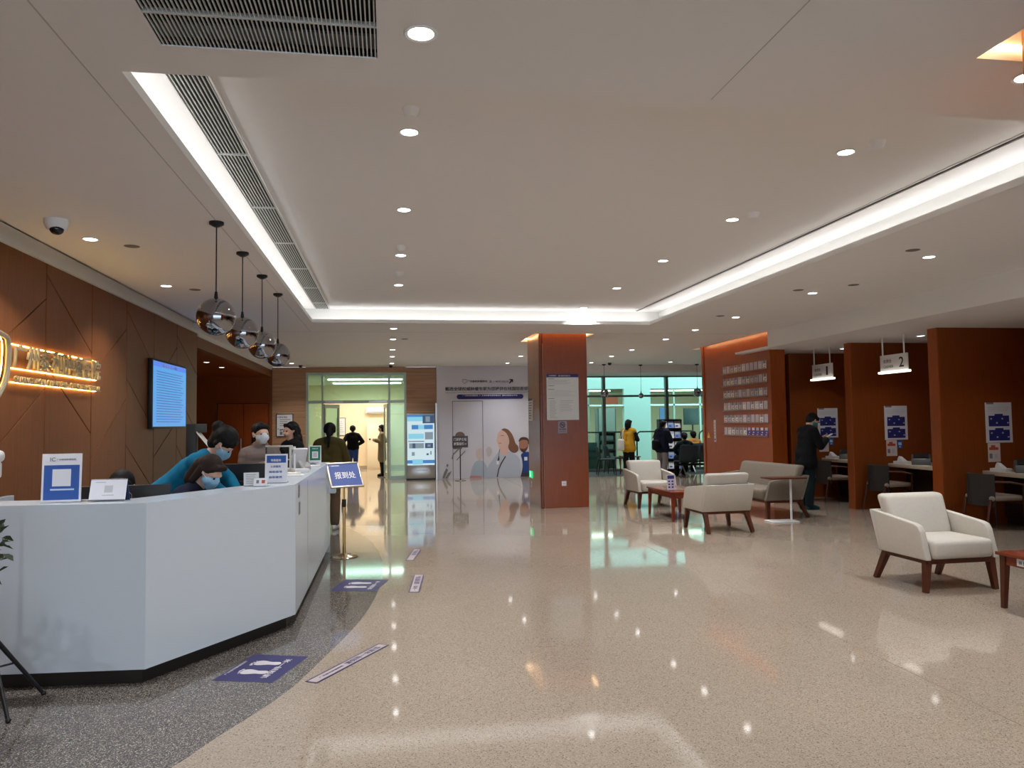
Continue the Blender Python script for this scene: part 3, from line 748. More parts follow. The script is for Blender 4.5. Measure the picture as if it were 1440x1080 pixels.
# tall card reader pole behind the nurses
t = thing('document_camera_stand', 'tall black post with a slanted white plate behind the stooping nurses', 'stand', (-1.80, 7.5, .75), 0)
ob('post', B().box(-.045, .045, -.04, .04, 0, .82, .005), BLACK, t)
ob('plate', B().hexa([(.05, -.06, .74), (.05, .06, .74), (.16, .06, .60), (.16, -.06, .60)], [(.055, -.06, .752), (.055, .06, .752), (.167, .06, .608), (.167, -.06, .608)]), WPLA, t)
ob('head', B().box(.04, .12, -.05, .05, .74, .82, .006), M('dark_grey_plastic', srgb(52, 58, 56), .5), t)
ob('lower_plate', B().hexa([(.05, -.06, .46), (.05, .06, .46), (.12, .06, .38), (.12, -.06, .38)], [(.055, -.06, .47), (.055, .06, .47), (.127, .06, .388), (.127, -.06, .388)]), WPLA, t)
# counter signs -----------------------------------------------------------
RX = PI/2
def upright(name, label, cat, loc, rz, w_, h_, base, rects, lean=.12, back=True, texts=(), edge=None, group=None):
    """a sheet in an acrylic holder leaning back, standing on a foot"""
    t = thing(name, label, cat, loc, rz, group)
    printed('sheet', w_, h_, base, rects, t, (-w_/2, 0, .006), (-lean, 0, 0), t=.006, edge=edge)
    ob('foot', B().box(-w_/2, w_/2, -.015, .09, 0, .006), CLEAR, t, smooth=False)
    for s, m, x, z, tw, th in texts:
        text('lettering', s, m, t, tw, th, (-w_/2+x, -.0012+math.sin(lean)*z, .006+z*math.cos(lean)), (PI/2-lean, 0, 0), .0006)
    return t
WB = M('sign_white', srgb(226, 228, 236), .35)
w_, h_ = .225, .295
upright('counter_sign', 'white and blue upright notice at the left front of the reception desk', 'sign', (-1.995, 5.13, DZ), math.radians(2), w_, h_, WB,
        [(.012, .012, w_-.012, h_-.07, BLUE), (.06, .095, w_-.06, .20, WB), (.05, .07, w_-.04, .08, SKYB)], .06,
        texts=[('IC', GREY, .045, h_-.046, .03, .024), ('广州泰和肿瘤医院', GREY, .082, h_-.040, .11, .010)])
t = upright('tent_card', 'small white folded tent card beside the blue notice on the reception desk', 'sign', (-1.735, 5.14, DZ), math.radians(-3), .215, .135, WB,
            [(.0, .0, .215, .006, GREY), (.085, .05, .135, .095, LGREY), (.03, .112, .09, .118, LGREY), (.075, .03, .145, .036, LGREY)], .30)
ob('back_leaf', B().hexa([(-.107, .085, .0), (.107, .085, .0), (.107, .09, .0), (-.107, .09, .0)], [(-.107, .038, .132), (.107, .038, .132), (.107, .043, .134), (-.107, .043, .134)]), M('navy_card', srgb(48, 62, 108), .5), t, smooth=False)
upright('counter_sign', 'white upright list with a blue heading on the desk corner', 'sign', (-.885, 6.32, DZ), math.radians(-6), .175, .225, WB,
        [(.012, .155, .163, .213, BLUE), (.02, .012, .155, .150, WB)], .08,
        texts=[('导医服务', TEXTW, .045, .165, .08, .020), ('便民服务', BLUE, .045, .117, .08, .018), ('自助挂号', BLUE, .035, .075, .10, .018), ('自助缴费', BLUE, .035, .033, .10, .018)])
upright('card_holder', 'small white business card holder in front of the blue headed list', 'card holder', (-.955, 6.0, DZ), math.radians(-8), .10, .06, WB, [(.02, .02, .04, .045, GREY), (.06, .02, .085, .045, REDP)], .25)
upright('leaflet_holder', 'clear leaflet holder with pale sheets left of the blue headed list', 'leaflet holder', (-1.03, 6.08, DZ), math.radians(12), .11, .10, LGREY, lines(.015, .095, .01, .09, 6, GREY, .3), .3)
upright('green_card_stand', 'green and white card stand at the far end of the reception desk', 'sign', (-.825, 8.93, DZ), math.radians(2), .135, .215, WB,
        [(.010, .05, .125, .205, GREEN), (.035, .075, .10, .15, WB), (.045, .085, .09, .14, LGREY)], .04, texts=[('扫码关注', TEXTW, .035, .175, .065, .014), ('微信公众号', GREY, .03, .02, .075, .012)])
# notice sign on its brass post -------------------------------------------
t = thing('sign_stand', 'brass post sign with a slanted blue board beside the white desk', 'sign stand', (-.526, 9.27, 0), math.radians(22))
ob('base', B().lathe([(0, 0), (.16, 0), (.165, .008), (.15, .018), (.05, .026), (.02, .045), (0, .045)], seg=32), M('polished_steel', srgb(210, 190, 165), .12, 1), t)
ob('pole', B().rod((0, 0, .03), (0, 0, .62), .018), GOLD, t)
ob('upper_pole', B().rod((0, 0, .62), (0, 0, .92), .013), GOLD, t)
ob('collar', B().lathe([(0, .58), (.024, .58), (.026, .60), (.024, .67), (0, .67)], seg=20), BLACKM, t)
bm_ = Matrix.Translation((0, -.03, .955)) @ Matrix.Rotation(math.radians(-38), 4, 'X')
ob('board_frame', B().box(-.20, .20, -.012, .012, -.175, -.155, .003).box(-.20, .20, -.012, .012, .155, .175, .003).box(-.20, -.18, -.012, .012, -.155, .155, .003).box(.18, .20, -.012, .012, -.155, .155, .003).move(bm_), M('champagne_metal', srgb(200, 190, 172), .35, .8), t)
ob('board', B().box(-.18, .18, -.006, .010, -.155, .155).move(bm_), BOARDBLUE, t, smooth=False)
p0 = bm_ @ Vector((-.125, -.0065, -.055)); text('lettering', '报到处', TEXTW, t, .25, .095, p0, (PI/2-math.radians(38), 0, 0), .0008)
p0 = bm_ @ Vector((-.165, -.0065, .12)); text('small_lettering', '广州泰和肿瘤医院', TEXTW, t, .12, .016, p0, (PI/2-math.radians(38), 0, 0), .0008)
# temperature camera on tripod, plant ---------------------------------------
t = thing('camera_tripod', 'black tripod carrying a white thermal camera at the left edge before the desk', 'tripod', (-2.20, 4.72, 0))
ob('column', B().rod((0, 0, .18), (0, 0, 1.24), .014), BLACK, t); ob('hub', B().lathe([(0, .36), (.035, .36), (.04, .40), (.035, .43), (0, .43)], seg=16), BLACK, t)
for q in ((.21, .20), (.21, -.22), (-.25, 0)):
    ob('leg', B().rod((q[0]*.08, q[1]*.08, .40), (q[0], q[1], .012), .014, .010).ball((q[0], q[1], .014), .014), BLACK, t)
    ob('brace', B().rod((0, 0, .22), (q[0]*.5, q[1]*.5, .225), .006), BLACK, t)
ob('clamp', B().box(-.02, .05, -.02, .02, .60, .625, .004), BLACK, t)
ob('camera_body', B().box(-.16, .06, -.05, .05, 1.36, 1.43, .03).box(-.12, .05, -.03, .03, 1.27, 1.37, .02), WPLA, t)
ob('lens', B().box(.0, .056, -.056, -.048, 1.375, 1.415, .004), M('black_gloss', (.01, .01, .012), .08), t)
ob('screen', B().box(-.05, .042, -.036, -.029, 1.285, 1.345, .003), MAT['black_gloss'], t)
LEAF = ramp_noise(M('dull_leaf', srgb(62, 72, 52), .6), srgb(34, 46, 26), srgb(66, 80, 52), (1, 1, 1), 12)
t = thing('potted_plant', 'dark green potted plant peeking in at the left edge before the desk', 'plant', (-2.10, 4.20, 0))
ob('pot', B().lathe([(0, 0), (.13, 0), (.16, .62), (.145, .62), (.14, .58), (0, .58)], seg=24), M('grey_pot', srgb(150, 148, 145), .5), t)
ob('stem', B().rod((0, 0, .56), (0, 0, .95), .012, .006), DARKWOOD, t)
rnd = random.Random(5)
lm = B(); lv0 = lm.bm.verts.new((0, 0, 0))
vs_ = [lm.bm.verts.new(p) for p in ((.018, .014, .004), (.04, .018, .003), (.066, 0, -.010), (.04, -.018, .003), (.018, -.014, .004))]
for a_, c_ in zip(vs_, vs_[1:]): lm.bm.faces.new((lv0, a_, c_))
leaf_me = lm.mesh('leaf', LEAF)
for k in range(230):
    a = rnd.random()*2*PI; z = .94+rnd.uniform(-.16, .15); rr = .20*math.sqrt(rnd.random())*math.sqrt(max(.1, 1-((z-.94)/.2)**2))
    link('leaf', leaf_me, t, (rr*math.cos(a), rr*math.sin(a), z), (rnd.uniform(-.9, .9), rnd.uniform(-1.0, .6), a+rnd.uniform(-.6, .6)))

# ================================================================== TIMBER WALL: LIT NAME, SCREEN
t = thing('wall_name_sign', 'backlit silver hospital name on the timber wall behind the desk', 'sign', (XW, 7.0, 2.06))
SILV = M('silver_letter', srgb(150, 142, 122), .5, .2); SILVE = M('silver_edge', srgb(150, 130, 90), .4, .6)
RW = (PI/2, 0, PI/2)     # reads along +y, faces +x
chars = '广州泰和肿瘤医院'; step = .246
for k, ch in enumerate(chars):
    text('character', ch, SILV, t, .222, .205, (.045, -.02+k*step, .0), RW, .02)
text('latin_lettering', 'GUANGZHOU CONCORD CANCER HOSPITAL', SILV, t, 1.95, .058, (.045, .0, -.125), RW, .014)
ob('halo_strip', B().box(.010, .015, .0, 1.93, .200, .206).box(.010, .015, .0, 1.93, -.004, .002).box(.010, .015, .02, 1.93, -.122, -.117), GLOW, t, smooth=False)
pts = [(0, 0), (.12, .05), (.26, .06), (.40, .05), (.52, 0), (.52, -.22), (.46, -.36), (.36, -.46), (.26, -.52), (.16, -.46), (.06, -.36), (0, -.22)]
t = thing('shield_emblem', 'backlit silver shield outline left of the hospital name, cut by the frame', 'sign', (XW, 6.36, 2.27))
ob('rim', B().tube([(.055, y, z) for y, z in smooth_poly(pts+[pts[0]], 4)], .022, 8), SILV, t)
ob('halo_strip', B().tube([(.012, .26+(y-.26)*.95, z*.95) for y, z in smooth_poly(pts+[pts[0]], 4)], .004, 6), GLOW, t)
ob('inner_mark', B().tube([(.055, .18, -.02), (.055, .18, -.25), (.055, .25, -.36)], .016, 8).tube([(.055, .34, -.02), (.055, .34, -.25), (.055, .27, -.36)], .016, 8), SILV, t)
t = thing('wall_screen', 'upright flat screen with a pale blue list on the timber wall', 'screen', (XW, 10.78, 1.52))
SW, SH = 1.72, .945
ob('bezel', B().box(.0, .06, 0, SW, 0, SH, .008), BLACK, t)
SCRB = M('screen_glow_blue', (.1, .3, .5), .3, emit=srgb(76, 156, 232), es=.6)
SCRD = M('screen_glow_dark', (.05, .1, .3), .3, emit=srgb(36, 98, 178), es=.5)
SCRH = M('screen_glow_head', (.05, .1, .3), .3, emit=srgb(70, 110, 200), es=.9)
rects = [(0, SH-.13, SW, SH-.05, SCRH)]+[(.15, .06+i*.036, 1.35+.2*((i*7) % 5)/5, .072+i*.036, SCRD) for i in range(20)]
printed('display', SW-.06, SH-.06, SCRB, rects, t, (.062, .03, .03), (0, 0, PI/2), t=.002)
text('lettering', '专家出诊一览表', TEXTW, t, .8, .05, (.064, .4, SH-.10), RW, .0006)
# framed notice on the beige wall
t = thing('framed_notice', 'black framed white notice on the beige veneer wall left of the door', 'notice', (-3.02, YB-.002, 1.23))
ob('frame', B().box(0, .45, -.03, 0, 0, .62, .006), BLACK, t)
printed('sheet', .41, .58, PAPER, [(.02, .50, .05, .52, GREY), (.02, .18, .05, .20, GREY), (.08, .03, .15, .12, GREY)]+lines(.08, .36, .25, .47, 4, GREY, .3), t, (.02, -.031, .02), t=.001)
text('lettering', '就诊须知', TEXTB, t, .2, .05, (.09, -.033, .50), (RX, 0, 0), .0006); text('lettering', '温馨提示', TEXTB, t, .2, .05, (.09, -.033, .16), (RX, 0, 0), .0006)
# mirror: notice, air conditioner, door sign in the cream room
t = thing('framed_notice', 'thin framed pale poster on the end wall of the cream room', 'notice', (-1.78, RY, 1.15))
ob('frame', B().box(0, .30, -.03, 0, 0, .62, .006), M('dark_frame', srgb(60, 60, 60), .5), t); printed('sheet', .26, .58, PAPER, lines(.03, .23, .08, .5, 6, LGREY, .3), t, (.02, -.031, .02), t=.001)
t = thing('wall_unit', 'white wall mounted air unit in the cream room', 'air conditioner', (-.80, RY, 1.9))
ob('body', B().box(0, .75, -.2, 0, 0, .22, .03), WPLA, t); ob('louvre', B().box(.05, .7, -.205, -.19, .03, .06), M('louvre_grey', srgb(170, 170, 165), .5), t, smooth=False)
t = thing('cream_cabinet', 'cream cupboard with a thin dark outline under the wall unit', 'cabinet', (-.75, RY-.02, 0))
ob('body', B().box(0, .7, -.3, 0, 0, 1.55, .005), CREAMW, t); ob('door', B().box(.02, .68, -.315, -.30, .05, 1.5, .004), CREAMW, t); ob('knob', B().ball((.10, -.33, 1.02), .03), BLACK, t)

# ================================================================== MURAL WALL
t = thing('mural_board', 'large pale printed board of medical staff at the end of the hall', 'mural', (0, YM, 0))
MURAL = ramp_noise(M('mural_grey', srgb(205, 203, 210), .45), srgb(206, 208, 222), srgb(218, 218, 228), (1, 1, 1), .5, 2)
ob('board', B().box(1.31, 4.6, 0, .2, 0, H), MURAL, t, smooth=False)
ob('door_groove', B().box(1.735, 1.75, -.004, .004, 0, 2.15).box(2.575, 2.59, -.004, .004, 0, 2.15).box(1.75, 2.575, -.004, .004, 2.135, 2.15), M('groove_grey', srgb(110, 105, 108), .6), t, smooth=False)
ob('edge_post', B().box(1.27, 1.31, -.01, .2, 0, 2.1), STEEL, t, smooth=False)
layer = [0]
def fig(name, poly, mat, sub=None):
    layer[0] += 1; d = .0006*layer[0]
    return ob(name, B().prism(poly, 'y', -d-.0004, -d+.0004 if d > .001 else 0), mat, sub or t, smooth=False)
SKIN_P = M('printed_skin', srgb(224, 188, 176), .5); COAT_P = M('printed_coat', srgb(186, 196, 212), .5); HAIR_P = M('printed_hair', srgb(130, 88, 66), .5); HAIR_G = M('printed_grey_hair', srgb(150, 140, 132), .5)
SCRUB_P = M('printed_scrubs', srgb(28, 70, 140), .5); PALEC = M('printed_pale_blue', srgb(176, 192, 208), .5); DK = M('printed_dark', srgb(60, 52, 56), .5); FADE = M('printed_faint_skin', srgb(214, 200, 198), .5)
fig('printed_patient', smooth_poly([(2.22, .02), (2.24, .19), (2.30, .36), (2.38, .47), (2.53, .49), (2.62, .42), (2.70, .25), (2.72, .02)], 3), PALEC)
fig('printed_patient_head', smooth_poly([(2.38, .76), (2.46, .83), (2.56, .80), (2.585, .66), (2.55, .53), (2.45, .50), (2.39, .62), (2.38, .76)], 4), FADE)
fig('printed_patient_head', smooth_poly([(2.66, .78), (2.72, .86), (2.80, .84), (2.83, .72), (2.78, .60), (2.70, .60), (2.66, .78)], 4), M('printed_faint_grey', srgb(200, 196, 198), .5))
fig('printed_blanket', [(2.2, .01), (2.55, .01), (2.52, .06), (2.22, .08)], M('printed_rose', srgb(196, 140, 140), .5))
fig('printed_coat', smooth_poly([(2.60, .01), (2.66, .18), (2.74, .36), (2.88, .54), (2.99, .69), (3.08, .80), (3.29, .72), (3.43, .67), (3.56, .58), (3.63, .40), (3.64, .01)], 3), COAT_P)
fig('printed_face', smooth_poly([(2.98, 1.12), (3.01, 1.24), (3.10, 1.33), (3.22, 1.30), (3.31, 1.11), (3.31, .96), (3.29, .80), (3.27, .68), (3.20, .60), (3.10, .66), (3.04, .80), (3.0, .92), (2.965, 1.02), (2.98, 1.12)], 4), SKIN_P)
fig('printed_hair', smooth_poly([(3.10, 1.33), (3.18, 1.37), (3.30, 1.33), (3.40, 1.21), (3.46, 1.07), (3.50, .95), (3.57, .86), (3.57, .74), (3.47, .68), (3.35, .73), (3.29, .84), (3.32, .98), (3.30, 1.12), (3.22, 1.26), (3.10, 1.33)], 4), HAIR_P)
fig('printed_lip', smooth_poly([(3.0, .96), (3.06, .975), (3.11, .955), (3.05, .94), (3.0, .96)], 3), M('printed_lip_red', srgb(206, 140, 132), .5))
fig('printed_brow', smooth_poly([(3.05, 1.15), (3.12, 1.18), (3.2, 1.16), (3.12, 1.165), (3.05, 1.15)], 3), HAIR_P)
fig('printed_lanyard', [(3.20, .60), (3.225, .58), (3.10, .38), (3.03, .23), (2.985, .02), (2.955, .02), (3.0, .24), (3.07, .40)], DK)
fig('printed_lanyard', [(3.04, .80), (3.055, .79), (3.03, .62), (3.04, .50), (2.99, .42), (2.98, .48), (3.015, .60)], DK)
fig('printed_badge', [(2.955, .37), (3.02, .37), (3.02, .47), (2.955, .47)], TEXTW)
fig('printed_scrubs', smooth_poly([(3.63, .01), (3.69, .27), (3.68, .48), (3.65, .62), (3.73, .69), (3.87, .70), (4.05, .64), (4.15, .30), (4.15, .01)], 3), SCRUB_P)
fig('printed_man_face', smooth_poly([(3.60, .90), (3.61, 1.02), (3.70, 1.07), (3.83, 1.05), (3.87, .92), (3.84, .80), (3.76, .70), (3.67, .73), (3.60, .82), (3.60, .90)], 4), M('printed_tan', srgb(176, 124, 102), .5))
fig('printed_man_hair', smooth_poly([(3.58, 1.00), (3.63, 1.09), (3.73, 1.12), (3.85, 1.08), (3.90, .95), (3.86, .92), (3.83, 1.02), (3.70, 1.04), (3.62, 1.0), (3.58, 1.00)], 4), M('printed_brown', srgb(84, 58, 48), .5))
fig('printed_beard', smooth_poly([(3.61, .82), (3.68, .79), (3.78, .80), (3.84, .86), (3.82, .76), (3.74, .69), (3.66, .72), (3.61, .82)], 4), MAT['printed_brown'])
fig('printed_badge', [(3.74, .46), (3.83, .46), (3.83, .56), (3.74, .56)], TEXTW)
fig('printed_trousers', [(3.63, .01), (4.15, .01), (4.15, .12), (3.66, .12)], DK)
for px in ([(1.44, .02), (1.50, .20), (1.56, .30), (1.60, .24), (1.55, .12), (1.50, .02)], [(1.52, .02), (1.60, .16), (1.70, .22), (1.66, .12), (1.58, .02)], [(1.55, .36), (1.58, .42), (1.62, .38), (1.58, .32)], [(1.70, .55), (1.73, .68), (1.90, .84), (1.92, .82), (1.76, .66), (1.73, .54)], [(1.83, .52), (2.08, .78), (2.09, .75), (1.85, .50)]):
    fig('printed_leaf', px, M('printed_sage', srgb(120, 128, 122), .5))
fig('pill_banner', [(1.86+.065*(1-math.cos(a*PI/8)), 2.262-.065*math.sin(-PI/2+0)*0+.065*math.sin(a*PI/8)) for a in range(-4, 5)][::-1]+[(3.74-.065*(1-math.cos(a*PI/8)), 2.262+.065*math.sin(a*PI/8)) for a in range(-4, 5)], NAVY)
y_ = -.0006*layer[0]-.001
text('lettering', '甄选全球权威肿瘤专家为您提供在线国际会诊服务', TEXTB, t, 2.56, .105, (1.545, y_, 2.43), (RX, 0, 0), .001)
text('small_lettering', 'Select global authoritative oncology experts to provide you with online international consultation services', GREY, t, 2.56, .035, (1.545, y_, 2.365), (RX, 0, 0), .001)
text('small_lettering', '广州泰和肿瘤医院  &  全球肿瘤专家在线会诊  国际远程会诊平台', TEXTW, t, 1.55, .038, (2.02, y_, 2.275), (RX, 0, 0), .001)
text('small_lettering', '广州泰和肿瘤医院', TEXTB, t, .56, .06, (2.16, y_, 2.66), (RX, 0, 0), .001)
text('small_lettering', '&', GREY, t, .07, .07, (2.78, y_, 2.65), (RX, 0, 0), .001)
text('small_lettering', 'MORE HEALTH', GREY, t, .36, .05, (2.96, y_, 2.66), (RX, 0, 0), .001)
fig('arrow_mark', [(3.33, 2.63), (3.37, 2.63), (3.42, 2.69), (3.42, 2.66), (3.45, 2.66), (3.45, 2.75), (3.35, 2.75), (3.35, 2.72), (3.39, 2.72)], TEXTB)
ob('shield_mark', B().tube([(2.03+x*.11, y_, 2.74+z*.12) for x, z in ((0, 0), (.5, .08), (1, 0), (1, -.5), (.5, -1), (0, -.5), (0, 0))], .006, 6), GREY, t)
# little stand-up sign before the mural
t = thing('sign_stand', 'thin black post sign with a square board before the mural', 'sign stand', (1.88, 20.6, 0))
ob('base', B().lathe([(0, 0), (.15, 0), (.15, .012), (.03, .025), (0, .025)], seg=24), M('polished_steel', srgb(210, 190, 165), .12, 1), t)
ob('pole', B().rod((0, 0, .02), (0, 0, .88), .014), BLACKM, t)
ob('board', B().box(-.21, .21, -.015, .015, .88, 1.19, .006), M('sign_slate', srgb(82, 82, 96), .4), t)
ob('crest', B().prism([(.13*math.cos(a*PI/12), 1.19+.11*math.sin(a*PI/12)) for a in range(13)], 'y', -.012, .012), M('sign_taupe', srgb(120, 105, 95), .5), t, smooth=False)
ob('foot_rail', B().box(-.19, .05, -.018, .018, .84, .88, .004), MAT['sign_taupe'], t)
text('lettering', '门诊护士站', TEXTW, t, .34, .08, (-.17, -.017, 1.06), (RX, 0, 0), .001); text('lettering', '就医指引→', TEXTW, t, .34, .08, (-.17, -.017, .94), (RX, 0, 0), .001)
# display kiosk
t = thing('display_kiosk', 'upright glowing information display beside the glass door', 'kiosk', (.475, 21.2, 0))
ob('body', B().box(0, .77, 0, .12, .03, 1.81, .01), M('silver_case', srgb(190, 192, 192), .3, .7), t)
def G(n, r, g, b_): return M('kiosk_'+n, (.05, .05, .05), .3, emit=srgb(r, g, b_), es=.62)
gw, gc, gb_, gd, gg = G('white', 205, 228, 235), G('cyan', 130, 205, 230), G('blue', 40, 120, 190), G('navy', 30, 60, 100), G('grey', 120, 140, 150)
W_, HH = .74, 1.38
printed('screen', W_, HH, gw, [(0, 1.30, W_, HH, gb_), (0, 1.20, .42, 1.32, gc), (.42, 1.14, W_, 1.36, gd), (.5, 1.18, .62, 1.33, gg), (.12, .98, .70, 1.10, gb_), (.30, .98, .46, 1.10, gc), (.03, .72, .45, .86, gc), (.48, .70, .70, .90, gg),
                               (.03, .64, .46, .66, gd), (.05, .46, .45, .60, gg), (.14, .46, .22, .60, gd), (.48, .46, .70, .60, gd), (.55, .50, .63, .56, gg), (.12, .26, .20, .36, gg), (.52, .27, .58, .32, gd), (.62, .28, .66, .38, gg), (0, .05, W_, .14, gb_), (.14, .02, .42, .16, gc)], t, (.015, -.004, .40), t=.003)
ob('plinth', B().box(-.01, .78, -.03, .15, 0, .035, .004), BLACK, t)
ob('lower_panel', B().box(.015, .755, -.006, .002, .06, .39, .003), STEEL, t)
text('lettering', '广州泰和肿瘤医院', GREY, t, .36, .04, (.2, -.008, .24), (RX, 0, 0), .001)

# ================================================================== PILLAR AND RIGHT WALL NOTICES
t = thing('wall_notice', 'large white rate sheet with a blue heading on the pillar', 'notice', (2.805, 13.55, 1.57))
rects = [(0, .77, .59, .83, NAVY)]
for z in (.745, .62, .555, .39): rects.append((.03, z-.006, .14, z+.004, GREY))
rects += lines(.03, .53, .64, .73, 4, LGREY, .35)+lines(.03, .55, .42, .54, 6, LGREY, .25)+lines(.05, .2, .03, .36, 12, LGREY, .4)+lines(.24, .5, .15, .36, 7, LGREY, .3)
printed('sheet', .59, .83, M('notice_pale', srgb(222, 228, 230), .4), rects, t, (0, -.012, 0), t=.012)
text('lettering', '广州泰和肿瘤医院', TEXTW, t, .15, .022, (.03, -.0128, .79), (RX, 0, 0), .0006); text('lettering', '医疗服务价格公示', TEXTW, t, .22, .022, (.22, -.0128, .788), (RX, 0, 0), .0006)
t = thing('no_smoking_sign', 'small grey no smoking plate under the rate sheet on the pillar', 'sign', (3.005, 13.55, 1.33))
ob('plate', B().box(0, .165, -.006, 0, 0, .22, .002), M('plate_lilac', srgb(172, 166, 182), .5), t)
ob('ring', B().tube([(.082+.045*math.cos(a*PI/12), -.008, .15+.045*math.sin(a*PI/12)) for a in range(25)], .006, 6), TEXTB, t)
ob('bar', B().rod((.05, -.008, .182), (.114, -.008, .118), .005), TEXTB, t); ob('cigarette', B().box(.052, .112, -.009, -.006, .144, .156), TEXTB, t, smooth=False)
text('lettering', '禁止吸烟', TEXTB, t, .12, .028, (.022, -.0075, .06), (RX, 0, 0), .0006); text('lettering', 'No smoking', TEXTB, t, .12, .018, (.022, -.0075, .025), (RX, 0, 0), .0006)
t = thing('wall_socket', 'white square wall socket low on the pillar', 'socket', (3.10, 13.55, .43))
ob('plate', B().box(-.043, .043, -.008, 0, -.043, .043, .003), WPLA, t); ob('slots', B().box(-.015, -.01, -.0095, -.0075, -.01, .012).box(.01, .015, -.0095, -.0075, -.01, .012), TEXTB, t, smooth=False)
t = thing('wall_notice', 'narrow white notice on the left side of the pillar', 'notice', (2.68, 14.68, 1.56), -PI/2)
printed('sheet', .46, .42, PAPER, [(0, .39, .46, .42, NAVY)]+lines(.04, .42, .03, .37, 7, GREY, .35), t, (0, -.008, 0), t=.008)
t = thing('exit_sign', 'small glowing green running figure exit sign low on the pillar side', 'sign', (2.68, 14.62, .48), -PI/2)
ob('case', B().box(0, .28, -.02, 0, 0, .13, .004), M('exit_green', srgb(20, 120, 60), .4, emit=(.02, .7, .25), es=.7), t)
ob('running_figure', B().ball((.145, -.022, .11), .011, (1, .3, 1), 12, 8).prism([(.12, .095), (.155, .095), (.15, .06), (.175, .045), (.165, .02), (.15, .04), (.13, .05), (.115, .02), (.095, .02), (.12, .06)], 'y', -.0225, -.0205), M('exit_white', (1, 1, 1), .5, emit=(.8, 1, .85), es=1.2), t, smooth=False)
t = thing('wall_plate', 'small white safety plate just below the green exit sign', 'sign', (2.68, 14.5, .30), -PI/2)
ob('plate', B().box(0, .10, -.006, 0, 0, .12, .002), PAPER, t); text('lettering', '安全', GREEN, t, .07, .04, (.015, -.007, .04), (RX, 0, 0), .0006)
# leaflets on the right wall: six rows
LE = [M('leaflet_%s' % n, c, .5) for n, c in (('white', srgb(222, 214, 210)), ('grey', srgb(190, 182, 180)), ('pale', srgb(230, 224, 220)), ('lilac', srgb(196, 188, 198)))]
LEB = M('leaflet_blue', srgb(62, 54, 140), .5); POCK = M('pocket_clear', srgb(140, 96, 72), .3)
rnd = random.Random(11)
nth = ['first', 'second', 'third', 'fourth', 'fifth', 'sixth', 'seventh', 'eighth', 'ninth', 'tenth', 'last']
rown = ['top row', 'second row', 'third row', 'fourth row', 'fifth row', 'bottom row']
for r in range(6):
    zb = 2.47-.252*r
    for c in range(11):
        yb = 15.24-.174*c-.165
        blue = r == 5 and c > 5
        m1 = LEB if blue else LE[rnd.randrange(4)]; m2 = LE[(c+r) % 4] if blue else rnd.choice([GREY, LE[1], LE[3], M('leaflet_dusk', srgb(140, 120, 118), .5)])
        hgt = .205+rnd.uniform(-.008, .008)
        o_ = printed('leaflet', .142, hgt, m1, [(.02, hgt*.55, .122, hgt*.9, m2), (.03, hgt*.12, .10, hgt*.2, m2), (.05+.03*rnd.random(), hgt*.3, .11, hgt*.42, m2)], None, (6.945, yb+.155, zb), (-.03, 0, -PI/2), t=.008)
        tag(o_, f'{"purple blue" if blue else "pale"} leaflet, {nth[c]} from the left in the {rown[r]} on the orange wall', 'leaflet', ('blue ' if blue else '')+f'leaflets in the {rown[r]}')
    o_ = ob('leaflet_rail', B().box(-.022, 0, -.96, .97, 0, .010).box(-.024, -.021, -.96, .97, 0, .022), POCK, loc=(6.95, 14.29, zb-.006)); tag(o_, f'clear rail of pockets holding the {rown[r]} of leaflets', 'leaflet rail')
t = thing('door_notice_strip', 'narrow white upright strip sign on the orange wall left of the leaflets', 'sign', (6.948, 15.75, 1.06), -PI/2)
printed('plate', .10, .47, M('strip_pale', srgb(214, 196, 186), .5), lines(.025, .075, .12, .42, 5, GREY, .5)+[(.02, .03, .08, .07, TEXTB)], t, (0, -.006, 0), t=.006)
t = thing('hazard_sign', 'tiny yellow warning sign on the orange wall beside the strip sign', 'sign', (6.948, 16.1, 1.14), -PI/2)
ob('triangle', B().prism([(0, 0), (.13, 0), (.065, .13)], 'y', -.005, 0), M('warning_yellow', srgb(235, 180, 40), .5), t, smooth=False); ob('mark', B().box(.06, .07, -.007, -.005, .03, .09), TEXTB, t, smooth=False)

